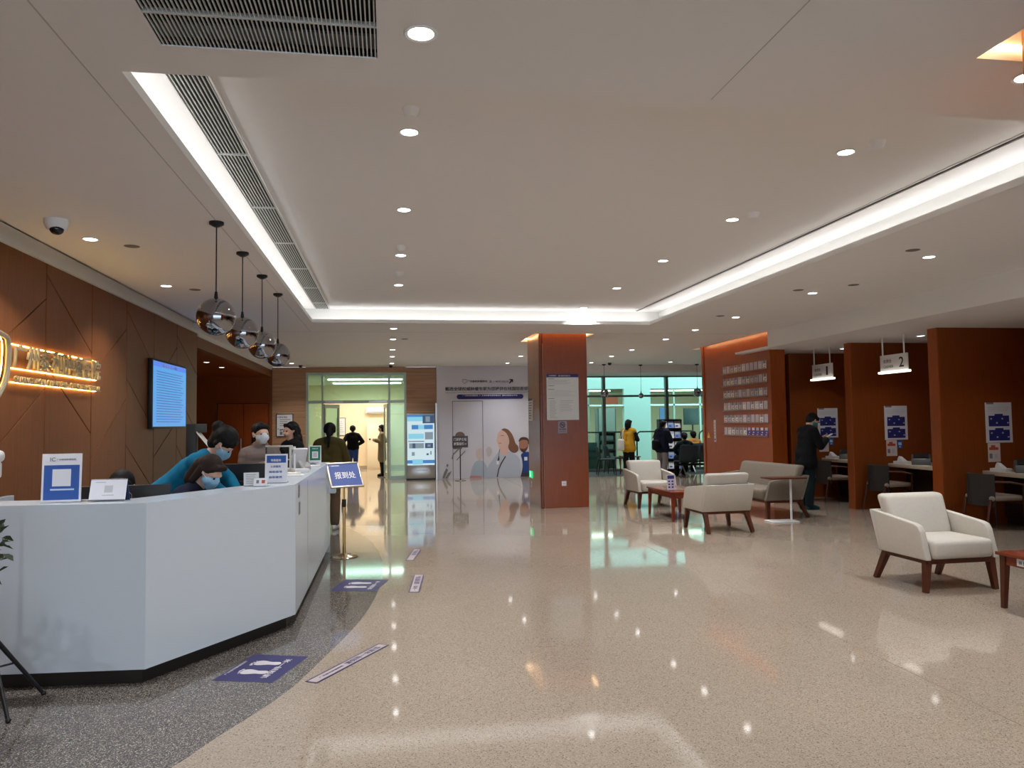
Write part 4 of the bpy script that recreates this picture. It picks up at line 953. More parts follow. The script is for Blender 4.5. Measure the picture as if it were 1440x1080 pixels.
# ================================================================== LOUNGE FURNITURE
def lounge_seat(name, label, cat, loc, rz, W, mat, seats=1, group=None, legs=DARKWOOD):
    """upholstered seat with sloping side panels; front towards local -y, origin on the floor under its middle"""
    t = thing(name, label, cat, loc, rz, group); hw = W/2; th = .06
    prof = [(.325, .657), (.30, .655), (-.25, .592), (-.305, .575), (-.335, .53), (-.40, .285), (.20, .284)]
    for s in (-1, 1):
        a, c = sorted((s*(hw-th), s*hw)); ob('side_panel', B().prism(prof, 'x', a, c, .012), mat, t)
    ob('back_shell', B().hexa([(-hw, .198, .284), (hw, .198, .284), (hw, .245, .284), (-hw, .245, .284)], [(-hw, .323, .657), (hw, .323, .657), (hw, .373, .657), (-hw, .373, .657)], .012), mat, t)
    iw = hw-th-.004
    for k in range(seats):
        a = -iw+2*iw*k/seats+.003; c = -iw+2*iw*(k+1)/seats-.003
        ob('seat_cushion', B().box(a, c, -.42, .14, .29, .458, .045), mat, t)
    ob('back_cushion', B().hexa([(-iw, .06, .43), (iw, .06, .43), (iw, .20, .43), (-iw, .20, .43)], [(-iw-.02, .20, .81), (iw+.02, .20, .81), (iw+.02, .345, .81), (-iw-.02, .345, .81)], .045), mat, t)
    ob('frame', B().box(-hw+.03, hw-.03, -.38, -.345, .25, .287).box(-hw+.03, hw-.03, .20, .235, .25, .287).box(-hw+.03, -hw+.065, -.345, .20, .25, .287).box(hw-.065, hw-.03, -.345, .20, .25, .287), legs, t, smooth=False)
    for sx in (-1, 1):
        for sy, y0, y1 in ((-1, -.34, -.335), (1, .195, .345)):
            ob('leg', B().rod((sx*(hw-.055), y0, .285), (sx*(hw-.02 if sy < 0 else hw-.035), y1-(.02 if sy < 0 else 0), 0), .030, .021, square=True), legs, t, smooth=False)
    return t
lounge_seat('armchair', 'cream leather armchair nearest the viewer, facing the entrance, beside the cut-off side table', 'armchair', (4.99, 6.53, 0), math.radians(1), .74, CREAM, group='cream lounge armchairs')
lounge_seat('armchair', 'cream leather armchair turned away, its back to the viewer, before the taupe sofa', 'armchair', (4.555, 10.25, 0), PI+math.radians(3), .72, CREAM, group='cream lounge armchairs')
lounge_seat('armchair', 'cream leather armchair farthest away, beyond the coffee table and right of the pillar', 'armchair', (4.66, 13.46, 0), math.radians(4), .74, CREAM, group='cream lounge armchairs')
lounge_seat('loveseat', 'taupe two seat sofa standing sideways behind the white C-shaped table', 'sofa', (6.03, 12.0, 0), -PI/2+math.radians(4), 1.80, TAUPE, 2)
def low_table(loc, w_, d_, label, tagplate=False):
    t = thing('coffee_table', label, 'table', loc, 0)
    ob('top', B().box(-w_/2, w_/2, -d_/2, d_/2, .425, .45, .004), MAHOG, t)
    a, c = w_/2-.035, d_/2-.035
    ob('apron', B().box(-a, a, -c, -c+.02, .35, .425).box(-a, a, c-.02, c, .35, .425).box(-a, -a+.02, -c, c, .35, .425).box(a-.02, a, -c, c, .35, .425), MAHOG, t, smooth=False)
    for sx in (-1, 1):
        for sy in (-1, 1): ob('leg', B().rod((sx*(a-.015), sy*(c-.015), .425), (sx*(a+.0), sy*(c+.0), 0), .027, .017, square=True), DARKWOOD if tagplate else MAHOG, t, smooth=False)
    if tagplate:
        # asset label facing the lounge armchair side
        printed('asset_label', .11, .055, M('silver_label', srgb(196, 198, 200), .4, .3), [(.02, .015, .05, .04, GREY), (.065, .012, .09, .042, TEXTB)], t, (-a-.012, c-.16, .365), (0, 0, -PI/2), t=.002)
    return t
low_table((4.52, 11.76, 0), .60, 1.14, 'mahogany coffee table between the far armchairs carrying a leaflet stand')
low_table((5.16, 5.02, 0), .62, 1.16, 'mahogany side table cut by the right frame edge, with a silver label', True)
upright('leaflet_stand', 'small white and purple table stand on the mahogany coffee table', 'sign', (4.34, 11.5, .45), 0, .13, .235, M('stand_lilac', srgb(205, 200, 222), .5), [(.01, .17, .12, .225, NAVY)]+[(.02+.055*i, .03+.045*j, .05+.055*i, .055+.045*j, NAVY) for i in (0, 1) for j in (0, 1, 2)], .05)
t = thing('c_table', 'white C-shaped side table with a thin brown top beside the taupe sofa', 'table', (5.90, 10.83, 0))
ob('base', B().box(-.30, .13, -.14, .14, 0, .018, .006), WPLA, t); ob('pole', B().rod((.07, 0, .015), (.07, 0, .64), .017), WPLA, t); ob('top', B().box(-.33, .25, -.17, .17, .64, .662, .008), DARKWOOD, t)
for k, (x, y, r) in enumerate(((5.63, 10.42, .3), (6.25, 7.58, -.5))):
    o_ = ob('floor_outlet', B().box(-.10, .10, -.03, .03, 0, .004, .001), M('outlet_dark', srgb(70, 66, 62), .4), loc=(x, y, 0), rot=(0, 0, r)); tag(o_, ['thin dark floor outlet in front of the C-shaped table', 'thin dark floor outlet right of the nearest armchair'][k], 'floor outlet')

# ================================================================== CASHIER BOOTHS
def booth_chair(loc, rz, label):
    """barrel back chair with wooden arms; front towards local -y"""
    t = thing('booth_chair', label, 'chair', loc, rz, 'dark chairs at the cashier desks')
    b = B(); n = 9; ins = []; out = []
    for k in range(n):
        a = math.radians(-48+96*k/(n-1)); ins.append((.30*math.sin(a)*1.05, .27*math.cos(a)-.03)); out.append((.335*math.sin(a)*1.02, .305*math.cos(a)-.03))
    b.prism(ins+out[::-1], 'z', .33, .76, .008)
    ob('backrest', b, GREIGE, t)
    ob('seat', B().box(-.25, .25, -.27, .22, .40, .47, .025), M('seat_fabric', srgb(150, 138, 126), .8), t)
    for s in (-1, 1):
        ob('arm', B().tube([(s*.25, .17, .66), (s*.27, -.05, .65), (s*.27, -.26, .61)], .013, 8), M('chair_arm_wood', srgb(104, 78, 62), .4), t)
        ob('leg', B().rod((s*.265, -.25, .62), (s*.25, -.27, 0), .020, .015), DARKWOOD, t)
        ob('leg', B().rod((s*.22, .22, .42), (s*.23, .30, 0), .020, .015), DARKWOOD, t)
    for a, c in ((-.255, -.23), (.18, .2)): ob('seat_rail', B().box(-.24, .24, a, c, .35, .40), DARKWOOD, t, smooth=False)
    return t
booth_chair((8.16, 9.42, 0), PI/2, 'dark barrel-backed chair at the nearest cashier desk, behind the front armchair')
booth_chair((8.17, 11.68, 0), PI/2+.08, 'dark barrel-backed chair at desk two, against the divider edge')
booth_chair((8.15, 13.25, 0), PI/2, 'dark barrel-backed chair at desk one, hidden behind the standing visitor')
POSTW = M('poster_white', srgb(214, 214, 222), .6)
for k, (ya, yb, dn) in enumerate(((7.98, 9.85, 'nearest'), (10.09, 11.96, 'middle'), (12.18, 14.0, 'farthest'))):
    o_ = thing('cashier_desk', f'{dn} white topped cashier desk built between the orange dividers', 'desk', (8.75, (ya+yb)/2, 0)); hl = (yb-ya)/2
    ob('top', B().box(-.36, .40, -hl, hl, .70, .76, .005), M('desk_white', srgb(218, 208, 190), .35), o_); ob('front_panel', B().box(-.02, .0, -hl, hl, .08, .70), M('dark_panel', srgb(44, 26, 20), .5), o_, smooth=False); ob('plinth', B().box(.01, .03, -hl, hl, 0, .08), PLINTH, o_, smooth=False)
    y0 = yb-.55
    p = thing('receipt_printer', f'grey and black sloped receipt printer on the {dn} cashier desk', 'printer', (8.62, y0+.02, .76), math.radians(52), 'receipt printers on the cashier desks')
    ob('case', B().prism([(-.16, 0), (.16, 0), (.14, .12), (.02, .17), (-.10, .10)], 'y', -.14, .14, .008), M('printer_grey', srgb(66, 72, 70), .35), p); ob('black_lid', B().prism([(-.09, .112), (.02, .175), (.02, .182), (-.1, .118)], 'y', -.11, .11), BLACK, p, smooth=False); ob('lever', B().rod((.05, -.1, .14), (.05, -.1, .2), .008), BLACK, p)
    q = thing('tissue_box', f'white paper pile with a crumpled sheet on the {dn} cashier desk', 'papers', (8.50, y0+.33, .76), .3, 'paper piles on the cashier desks')
    ob('pile', B().box(-.08, .08, -.11, .11, 0, .045, .003), PAPER, q, smooth=False); ob('sheet', B().hexa([(-.06, -.05, .045), (.06, -.05, .045), (.06, .05, .045), (-.06, .05, .045)], [(-.05, .02, .13), (.0, .0, .12), (.01, .03, .11), (-.04, .05, .10)]), PAPER, q, smooth=False)
    if k == 1:
        q = thing('card_stand', 'white and green small card stand at the near end of the middle cashier desk', 'sign', (8.50, 10.32, .76), -PI/2+.2)
        ob('card', B().hexa([(-.06, 0, 0), (.06, 0, 0), (.06, .02, 0), (-.06, .02, 0)], [(-.06, .05, .13), (.06, .05, .13), (.06, .06, .13), (-.06, .06, .13)]), PAPER, q, smooth=False); ob('foot', B().box(-.06, .06, 0, .09, 0, .004), GREEN, q, smooth=False)
        q = thing('desk_lamp_arm', 'small pinkish card reader standing above the middle printer', 'card reader', (8.72, 10.95, .76)); ob('pole', B().rod((0, 0, 0), (0, 0, .2), .01), BLACK, q); ob('head', B().box(-.03, .03, -.06, .06, .2, .24, .006), M('pinkish', srgb(210, 170, 150), .5), q)
    px, py = ((8.49, yb+.02), (8.365, yb+.02), (8.345, yb+.02))[k]
    t = thing('wall_poster', f'white poster with two navy panels on the divider above the {dn} cashier desk', 'poster', (px, py, 1.155), 0, 'payment posters in the cashier booths')
    rects = [(.02, .555, .14, .58, GREY), (.03, .505, .40, .512, LGREY), (.03, .48, .38, .487, LGREY), (.03, .455, .36, .462, LGREY)]
    for zb in (.03, .235): rects += [(.05, zb, .385, zb+.155, NAVY), (.15, zb+.155, .285, zb+.18, NAVY)]+[(.08+.09*i, zb+.1-.06*(i % 2), .105+.09*i, zb+.12-.06*(i % 2), LGREY) for i in range(4)]
    printed('sheet', .43, .58, POSTW, rects, t, (0, -.006, 0), t=.005)
    q = thing('paper_notice', f'small pink and white notice under the poster by the {dn} cashier desk', 'notice', (px+.02, py, .88), 0, 'small notices in the cashier booths')
    printed('sheet', .20, .27, M('notice_pink', srgb(214, 200, 196), .6), [(.02, .17, .17, .21, REDP), (.05, .21, .12, .24, REDP), (.02, .05, .07, .12, GREY), (.10, .05, .15, .12, LGREY)], q, (0, -.004, 0), t=.003)
    if k:
        q = thing('paper_notice', f'small blue card beside the pink notice by the {dn} cashier desk', 'notice', (px+.225, py, 1.01), 0, 'small blue cards in the cashier booths')
        printed('sheet', .10, .14, BLUE, [(.02, .05, .08, .10, SKYB), (.03, .015, .07, .03, SKYB)], q, (0, -.004, 0), t=.003)
for k, yc in ((1, 12.97), (2, 10.95)):
    t = thing('hanging_sign', f'white hanging cashier sign reading {[0,"one","two"][k]} over the {[0,"farther","middle"][k]} desk', 'sign', (7.85, yc, 2.27), -PI/2, 'hanging cashier signs')
    ob('panel', B().box(-.33, .33, -.012, .012, 0, .26, .004), WPLA, t); ob('light_bar', B().box(-.34, .36, -.05, .03, -.035, 0, .006), M('bar_glow', (1, 1, 1), .5, emit=(1, .94, .82), es=1.3), t)
    for x in (-.27, .25): ob('hanger', B().box(x-.012, x+.012, -.006, .006, .26, .55), WPLA, t, smooth=False)
    text('number', str(k), TEXTB, t, .055 if k == 1 else .11, .16, (.14, -.0135, .05), (RX, 0, 0), .001); text('lettering', '收费处', GREY, t, .20, .06, (-.24, -.0135, .13), (RX, 0, 0), .001); text('lettering', 'CASHIER', GREY, t, .24, .045, (-.24, -.0135, .05), (RX, 0, 0), .001)

# ================================================================== WAITING AREA BY THE GLAZING
TEALC = M('dark_teal_fabric', srgb(34, 48, 50), .8)
def cafe_chair(loc, rz, label):
    t = thing('cafe_chair', label, 'chair', loc, rz, 'dark chairs by the glazing')
    ob('seat', B().box(-.23, .23, -.24, .22, .42, .47, .02), TEALC, t); ob('backrest', B().hexa([(-.23, .2, .50), (.23, .2, .50), (.23, .24, .50), (-.23, .24, .50)], [(-.22, .27, .80), (.22, .27, .80), (.22, .31, .80), (-.22, .31, .80)], .01), TEALC, t)
    for sx in (-1, 1):
        ob('leg', B().rod((sx*.19, -.2, .43), (sx*.21, -.24, 0), .018, .012), BLACKM, t); ob('leg', B().rod((sx*.19, .2, .52), (sx*.21, .27, 0), .018, .012), BLACKM, t)
cafe_chair((6.10, 21.2, .006), PI/2*.9, 'dark chair just right of the pillar, in front of the green glazing')
cafe_chair((6.55, 21.9, .006), PI/2, 'dark chair standing second behind the one by the pillar, near the glazing')
t = thing('small_table', 'small reddish wooden table beside the dark chairs by the glazing', 'table', (6.75, 21.1, .006))
ob('top', B().box(-.25, .25, -.25, .25, .50, .53, .005), MAHOG, t)
for sx in (-1, 1):
    for sy in (-1, 1): ob('leg', B().rod((sx*.2, sy*.2, .5), (sx*.22, sy*.22, 0), .02, .014), MAHOG, t)
def beam_bench(loc, rz, n, label):
    t = thing('beam_bench', label, 'bench', loc, rz, 'beam benches by the glazing'); L = n*.56
    ob('beam', B().box(-L/2, L/2, -.03, .03, .30, .36, .005), BLACKM, t)
    for k in range(n):
        x = -L/2+.28+k*.56
        ob('seat', B().box(x-.25, x+.25, -.26, .20, .40, .44, .015), TEALC, t); ob('backrest', B().hexa([(x-.25, .18, .44), (x+.25, .18, .44), (x+.25, .22, .44), (x-.25, .22, .44)], [(x-.25, .28, .86), (x+.25, .28, .86), (x+.25, .31, .86), (x-.25, .31, .86)], .012), M('slate_fabric', srgb(52, 64, 74), .8), t)
        ob('armrest', B().tube([(x-.27, .15, .36), (x-.27, .1, .62), (x-.27, -.2, .62), (x-.27, -.22, .38)], .014, 8), BLACKM, t)
    for s in (-1, 1):
        ob('leg', B().tube([(s*(L/2-.2), -.28, .015), (s*(L/2-.2), 0, .31), (s*(L/2-.2), .28, .015)], .018, 8), STEEL, t)
beam_bench((8.49, 19.9, 0), PI, 3, 'nearer dark beam bench with its back to the hall, by the leaflet wall end')
beam_bench((9.32, 21.3, .006), PI, 3, 'farther dark beam bench close to the glazing, right of the magazine rack')
t = thing('magazine_rack', 'tall black rack of white leaflets by the glazing, beside the navy visitor', 'magazine rack', (7.95, 21.1, .006), math.radians(-4))
ob('case', B().box(-.33, -.31, -.12, .15, 0, 1.55).box(.31, .33, -.12, .15, 0, 1.55).box(-.31, .31, .13, .15, 0, 1.55).box(-.31, .31, -.12, .15, 1.53, 1.56).box(-.31, .31, -.12, .13, 0, .06), BLACK, t, smooth=False)
for k in range(5): ob('shelf', B().hexa([(-.31, -.10, .12+k*.29), (.31, -.10, .12+k*.29), (.31, .12, .16+k*.29), (-.31, .12, .16+k*.29)], [(-.31, -.11, .135+k*.29), (.31, -.11, .135+k*.29), (.31, .12, .175+k*.29), (-.31, .12, .175+k*.29)]), BLACK, t, smooth=False)
rnd = random.Random(2)
for k in range(5):
    for j in range(3):
        o_ = printed('leaflet', .17, .20, [PAPER, PAPER, M('leaf_blue', srgb(130, 160, 214), .5)][(k+j) % 3], [(.02, .12, .15, .18, LGREY), (.02, .03, .1, .08, BLUE)], None, (7.68+.2*j, 21.0-.0*k, .15+k*.29+.006), (-.25, 0, math.radians(-4)), t=.006)
        tag(o_, f'leaflet on {["the lowest","the fourth","the third","the second","the topmost"][k]} shelf of the black magazine rack, {["left","middle","right"][j]}', 'leaflet', 'leaflets in the magazine rack')
# handrail, planter and trolley rack outside the glazing
t = thing('handrail', 'dark rounded tubular handrail in the courtyard behind the green glazing', 'railing', (0, 23.6, 0))
for a, c in ((4.7, 5.6), (5.72, 7.65), (7.80, 9.75), (9.9, 11.0)):
    ob('rail_loop', B().tube([(a, 0, 0), (a, 0, 1.05), (a+.03, 0, 1.13), (a+.1, 0, 1.18), (c-.1, 0, 1.18), (c-.03, 0, 1.13), (c, 0, 1.05), (c, 0, 0)], .025, 8), BLACKM, t)
t = thing('trolley_rack', 'grey rack stacked with pale boxes behind the glazing', 'rack', (7.0, 24.4, 0))
ob('frame', B().box(-.30, -.27, -.2, .2, 0, 1.95).box(.27, .30, -.2, .2, 0, 1.95).box(-.27, .27, .17, .2, 0, 1.95), M('rack_grey', srgb(120, 128, 124), .5), t, smooth=False)
for k in range(6): ob('shelf', B().box(-.27, .27, -.2, .17, .3+k*.28, .33+k*.28), M('rack_dark', srgb(60, 68, 66), .5), t, smooth=False)
ob('poster_panel', B().box(-.27, .27, -.21, -.195, 1.2, 1.95), M('pale_panel', srgb(214, 220, 208), .6), t, smooth=False)
for k in range(3):
    o_ = ob('storage_box', B().box(-.22, .22, -.15, .14, 0, .17, .01), M('box_grey', srgb(150, 160, 156), .6), loc=(7.0, 24.4, .335+k*.28)); tag(o_, f'grey storage box on the {["lowest","middle","upper"][k]} shelf of the rack behind the glazing', 'box', 'boxes in the rack')
t = thing('courtyard_planter', 'dark green planter bench low behind the glazing near the pillar', 'planter', (6.15, 24.2, 0))
ob('box', B().box(-.45, .45, -.2, .2, 0, .85, .01), M('planter_green', srgb(50, 78, 72), .6), t); ob('slat', B().box(-.45, .45, -.215, -.2, .55, .6).box(-.45, .45, -.215, -.2, .35, .4), M('planter_dark', srgb(34, 52, 50), .6), t, smooth=False)
t = thing('wall_display', 'dark flat display on the beige wall seen through the glazing', 'screen', (10.9, 27.4, 1.35)); ob('case', B().box(0, .8, 0, .06, 0, .62, .01), M('display_dark', srgb(38, 62, 60), .3), t); ob('bracket', B().box(.3, .5, .06, .2, .2, .4), BLACKM, t, smooth=False); ob('post', B().rod((.4, .15, -1.35), (.4, .15, .4), .03), BLACKM, t)

# ================================================================== FLOOR STICKERS
def sheet_on_floor(name, label, quad, mat, group=None, z=.002):
    """a flat floor film laid on four floor points (first edge = reading baseline)"""
    a, c, d, e = [Vector((*p, 0)) for p in quad]
    t = thing(name, label, 'floor sticker', (a.x, a.y, z), math.atan2((c-a).y, (c-a).x), group)
    w_, h_ = (c-a).length, (e-a).length
    ob('film', B().box(0, w_, 0, h_, -.001, .0008), mat, t, smooth=False)
    return t, w_, h_
STK = M('film_navy', srgb(50, 46, 98), .4); STW = M('film_white', srgb(206, 200, 204), .4)
def feet(t, w_, h_):
    for s in (-1, 1):
        x0 = .44*w_; yc = h_*.5+s*h_*.17
        prof = [(-.19, .045), (-.16, .08), (-.09, .095), (0, .075), (.07, .055), (.14, .06), (.20, .062), (.245, .04)]
        side = [(x0+a_*w_, yc+c_*h_) for a_, c_ in prof]+[(x0+.262*w_, yc)]+[(x0+a_*w_, yc-c_*h_*.85) for a_, c_ in prof[::-1]]
        sole = smooth_poly(side+[side[0]], 3)
        ob('footprint', B().prism(sole[:-1], 'z', .0008, .0016), STW, t, smooth=False)
        for k in range(4):
            kx = x0-(.232-.008*abs(k-1.2)*2)*w_; ky = yc+s*(-.075+.046*k)*h_; kr = .026-.004*k
            ob('toe', B().prism([(kx+kr*w_*math.cos(a_*PI/5), ky+kr*.95*h_*math.sin(a_*PI/5)) for a_ in range(10)], 'z', .0008, .0016), STW, t, smooth=False)
t, w_, h_ = sheet_on_floor('floor_sticker', 'nearest navy floor sticker with two white footprints on the grey terrazzo', [(-1.07, 4.99), (-.70, 4.87), (-.54, 5.37), (-.91, 5.49)], STK, 'footprint floor stickers')
feet(t, w_, h_)
text('lettering', '请保持一米', STW, t, h_*.72, .045, (w_*.80, h_*.14, .0009), (0, 0, PI/2), .0006)
text('small_lettering', '广州泰和肿瘤医院', STW, t, .012+h_*.5, .02, (w_*.08, h_*.2, .0009), (0, 0, PI/2), .0006)
t, w_, h_ = sheet_on_floor('floor_sticker', 'farther navy floor sticker with white footprints near the brass sign post', [(-.555, 7.40), (-.13, 7.30), (-.06, 7.82), (-.485, 7.92)], STK, 'footprint floor stickers')
feet(t, w_, h_)
text('lettering', '请保持一米', STW, t, h_*.72, .045, (w_*.86, h_*.14, .0009), (0, 0, PI/2), .0006)
STP = M('film_pale', srgb(186, 172, 172), .4)
def strip_sticker(label, quad, words, group='distance strips on the floor'):
    t, w_, h_ = sheet_on_floor('floor_strip', label, quad, STK, group)
    b = .012; ob('inlay', B().box(b, w_-b, b, h_-b, .0008, .0012), STP, t, smooth=False)
    return t, w_, h_
t, w_, h_ = strip_sticker('long slanted white and navy strip sticker nearest on the beige floor', [(-.508, 4.856), (-.434, 4.812), (-.045, 5.548), (-.120, 5.594)], '')
text('lettering', '请保持一米距离', STK, t, h_*.48, w_*.5, (w_*.75, h_*.44, .0013), (0, 0, PI/2), .0006); text('small_lettering', '广州泰和肿瘤医院', STK, t, h_*.30, w_*.22, (w_*.62, h_*.10, .0013), (0, 0, PI/2), .0006)
t, w_, h_ = strip_sticker('middle short strip sticker, second from the front, on the beige floor', [(.166, 7.19), (.268, 7.18), (.276, 7.985), (.172, 8.0)], '')
text('lettering', '请排队', STK, t, h_*.5, w_*.55, (w_*.78, h_*.42, .0013), (0, 0, PI/2), .0006); text('small_lettering', '一米线', STK, t, h_*.25, w_*.4, (w_*.7, h_*.08, .0013), (0, 0, PI/2), .0006)
t, w_, h_ = strip_sticker('farthest short strip sticker on the beige floor', [(.173, 8.86), (.269, 8.845), (.268, 9.59), (.172, 9.61)], '')
text('lettering', '请排队', STK, t, h_*.5, w_*.55, (w_*.78, h_*.42, .0013), (0, 0, PI/2), .0006)

# ================================================================== PEOPLE
REM = []
def capsule_bm(prims, infl=0.0):
    bm = bmesh.new()
    for p0, p1, r0, r1 in prims:
        r0 += infl; r1 += infl
        p0, p1 = Vector(p0), Vector(p1); d = p1-p0; L = d.length
        if L < 1e-5:
            bmesh.ops.create_uvsphere(bm, u_segments=16, v_segments=10, radius=max(r0, r1), matrix=Matrix.Translation(p0)); continue
        d.normalize(); a = d.orthogonal().normalized(); b = d.cross(a); seg = 14; rings = []
        prof = [(-r0*math.cos(t), r0*math.sin(t)) for t in (0.0, .35, .75, 1.15)]+[(0, r0), (L, r1)]+[(L+r1*math.cos(t), r1*math.sin(t)) for t in (1.15, .75, .35, 0.0)]
        for h, r in prof:
            c = p0+d*h
            rings.append([bm.verts.new(c)] if r < 1e-6 else [bm.verts.new(c+(a*math.cos(2*PI*k/seg)+b*math.sin(2*PI*k/seg))*r) for k in range(seg)])
        for A, C in zip(rings, rings[1:]):
            for k in range(seg):
                if len(A) == 1: bm.faces.new((A[0], C[(k+1) % seg], C[k]))
                elif len(C) == 1: bm.faces.new((A[k], A[(k+1) % seg], C[0]))
                else: bm.faces.new((A[k], A[(k+1) % seg], C[(k+1) % seg], C[k]))
    bmesh.ops.recalc_face_normals(bm, faces=bm.faces[:])
    return bm
def remeshed(name, prims, mat, parent, voxel, infl=0.0, label=None, smooth_it=4):
    bm = capsule_bm(prims, infl); me = bpy.data.meshes.new(name); bm.to_mesh(me); bm.free(); me.materials.append(mat)
    o = link(name, me, parent)
    m = o.modifiers.new('remesh', 'REMESH'); m.mode = 'VOXEL'; m.voxel_size = voxel; m.use_smooth_shade = True
    s = o.modifiers.new('smooth', 'SMOOTH'); s.factor = .5; s.iterations = smooth_it
    if label: o['label'] = label
    REM.append(o); return o
def flush_remesh():
    dg = bpy.context.evaluated_depsgraph_get()
    for o in REM:
        me = bpy.data.meshes.new_from_object(o.evaluated_get(dg)); old = o.data
        o.modifiers.clear(); o.data = me; me.name = old.name
        me.polygons.foreach_set('use_smooth', [True]*len(me.polygons))
        if old.users == 0: bpy.data.meshes.remove(old)
SKIN = M('skin', srgb(214, 172, 148), .55); HAIRB = M('black_hair', (.009, .008, .008), .6, spec=.15); HAIRBR = M('brown_hair', srgb(42, 30, 27), .6, spec=.15)
MASKB = M('mask_blue', srgb(140, 186, 214), .8); MASKW = M('mask_white', srgb(205, 216, 226), .8); MASKT = M('mask_teal', srgb(40, 140, 150), .8)
EYE = M('eye_dark', (.02, .015, .012), .2); LIP = M('lip', srgb(176, 104, 96), .5)
def person(label, loc, rz, hgt=1.6, lean=0, head=(0, 0), arms=None, top=None, puff=.014, hem=.86, coat=None, trousers=None, shoes=None, hair=('short', None), mask=None, seat=None, quilt=False,
           feet=None, socks=None, cape=None, vox=.009, vest=None, tname='jacket', face=True):
    t = thing('person', label, 'person', loc, rz)
    S = hgt/1.62
    dz = 0.0 if seat is None else seat-.88
    piv = Vector((0, 0, .92)); RL = Matrix.Rotation(-math.radians(lean), 3, 'X')
    sh = Vector((0, 0, dz))
    U = lambda p: (RL @ (Vector(p)-piv)+piv+sh)*S
    RH = Matrix.Rotation(math.radians(head[0]), 3, 'Z') @ Matrix.Rotation(-math.radians(head[1]), 3, 'X'); nk = Vector((0, .005, 1.40))
    HD = lambda p: U(RH @ (Vector(p)-nk)+nk)
    LW = lambda p: (Vector(p))*S
    def cap(f, p0, p1, r0, r1=None): return (f(p0), f(p1), r0*S, (r0 if r1 is None else r1)*S)
    torso = [cap(U, (-.075, 0, .92), (.075, 0, .92), .105), cap(U, (-.06, .005, 1.06), (.06, .005, 1.06), .098), cap(U, (-.08, .008, 1.2), (.08, .008, 1.2), .098)]
    for s in (-1, 1):
        torso += [cap(U, (s*.075, 0, .92), (s*.06, .005, 1.06), .105, .097), cap(U, (s*.06, .005, 1.06), (s*.08, .01, 1.22), .097, .096), cap(U, (s*.08, .005, 1.22), (s*.12, -.005, 1.30), .092, .06), cap(U, (s*.16, -.005, 1.305), (s*.03, 0, 1.345), .055, .05)]
    neck = [cap(U, (0, 0, 1.31), (0, .008, 1.44), .053, .05)]
    hd = [cap(HD, (0, -.015, 1.535), (0, -.015, 1.535), .088), cap(HD, (0, .012, 1.52), (0, .028, 1.44), .074, .047), cap(HD, (0, .015, 1.43), (0, .05, 1.425), .035, .026), cap(HD, (0, .088, 1.51), (0, .104, 1.480), .010, .015),
          cap(HD, (-.03, .062, 1.47), (.03, .062, 1.47), .028), cap(HD, (-.035, .068, 1.532), (.035, .068, 1.532), .018)]
    for s in (-1, 1): hd.append(cap(HD, (s*.080, -.01, 1.515), (s*.078, -.008, 1.475), .017, .012))
    if seat is None:
        fw = feet or {'L': ((-.09, .02, .47), (-.085, -.015, .075), (-.10, .13)), 'R': ((.09, .02, .47), (.085, -.015, .075), (.10, .13))}
    else:
        fw = feet or {'L': ((-.11, .40, seat+.03), (-.11, .40, .08), (-.12, .54)), 'R': ((.11, .40, seat+.03), (.11, .40, .08), (.12, .54))}
    thigh, shin, foot = [], [], []
    for k, s in (('L', -1), ('R', 1)):
        kn, an, toe = fw[k]; hip = Vector((s*.08, 0, .86+dz))*S
        thigh.append((hip, LW(kn), .092*S, .060*S)); shin.append((LW(kn), LW((kn[0]*.5+an[0]*.5, kn[1]*.5+an[1]*.5-.015, kn[2]*.5+an[2]*.5)), .058*S, .055*S)); shin.append((LW((kn[0]*.5+an[0]*.5, kn[1]*.5+an[1]*.5-.015, kn[2]*.5+an[2]*.5)), LW(an), .055*S, .038*S))
        td = (Vector((toe[0], toe[1], 0))-Vector((an[0], an[1], 0))).normalized(); zf = an[2]-.075
        foot += [(LW(an), LW((an[0]-td.x*.035, an[1]-td.y*.035, .036+zf)), .036*S, .032*S), (LW((an[0]-td.x*.035, an[1]-td.y*.035, .036+zf)), LW((toe[0], toe[1], .028+zf)), .032*S, .024*S), (LW((an[0]+td.x*.03, an[1]+td.y*.03, .055+zf)), LW((toe[0]*.75+an[0]*.25, toe[1]*.75+an[1]*.25, .036+zf)), .034*S, .030*S)]
    ar = {'L': ((-.225, -.02, 1.06), (-.215, .07, .84)), 'R': ((.225, -.02, 1.06), (.215, .07, .84))}
    sleeves, fore, hands = [], [], []
    for k, s in (('L', -1), ('R', 1)):
        if arms and k in arms: el, wr = LW(arms[k][0]), LW(arms[k][1])
        else: el, wr = U(ar[k][0]), U(ar[k][1])
        shd = U((s*.168, -.005, 1.30))
        sleeves += [(shd, el, .052*S, .042*S)]; fore += [(el, wr, .042*S, .028*S)]
        d = (wr-el).normalized(); inw = Vector((-s, .25, 0)); n_ = (inw-d*inw.dot(d)).normalized(); l = d.cross(n_).normalized()
        if l.y < 0: l = -l                                   # towards the thumb side
        kn = wr+d*.085*S
        for q in (-.027, 0, .027): hands.append((wr+l*q*.5*S, kn+l*q*S, .015*S, .013*S))
        for q, fl_ in ((.032, .066), (.011, .076), (-.011, .070), (-.032, .056)):
            b0 = kn+l*q*S; b1 = b0+(d*.9+n_*.35).normalized()*fl_*.55*S; b2 = b1+(d*.6+n_*.8).normalized()*fl_*.5*S
            hands += [(b0, b1, .0095*S, .009*S), (b1, b2, .009*S, .0078*S)]
        th0 = wr+d*.02*S+l*.02*S; th1 = th0+(d*.6+l*.75+n_*.2).normalized()*.045*S; th2 = th1+(d*.9+l*.1+n_*.4).normalized()*.034*S
        hands += [(th0, th1, .013*S, .0105*S), (th1, th2, .0105*S, .009*S)]
    legs = thigh+shin
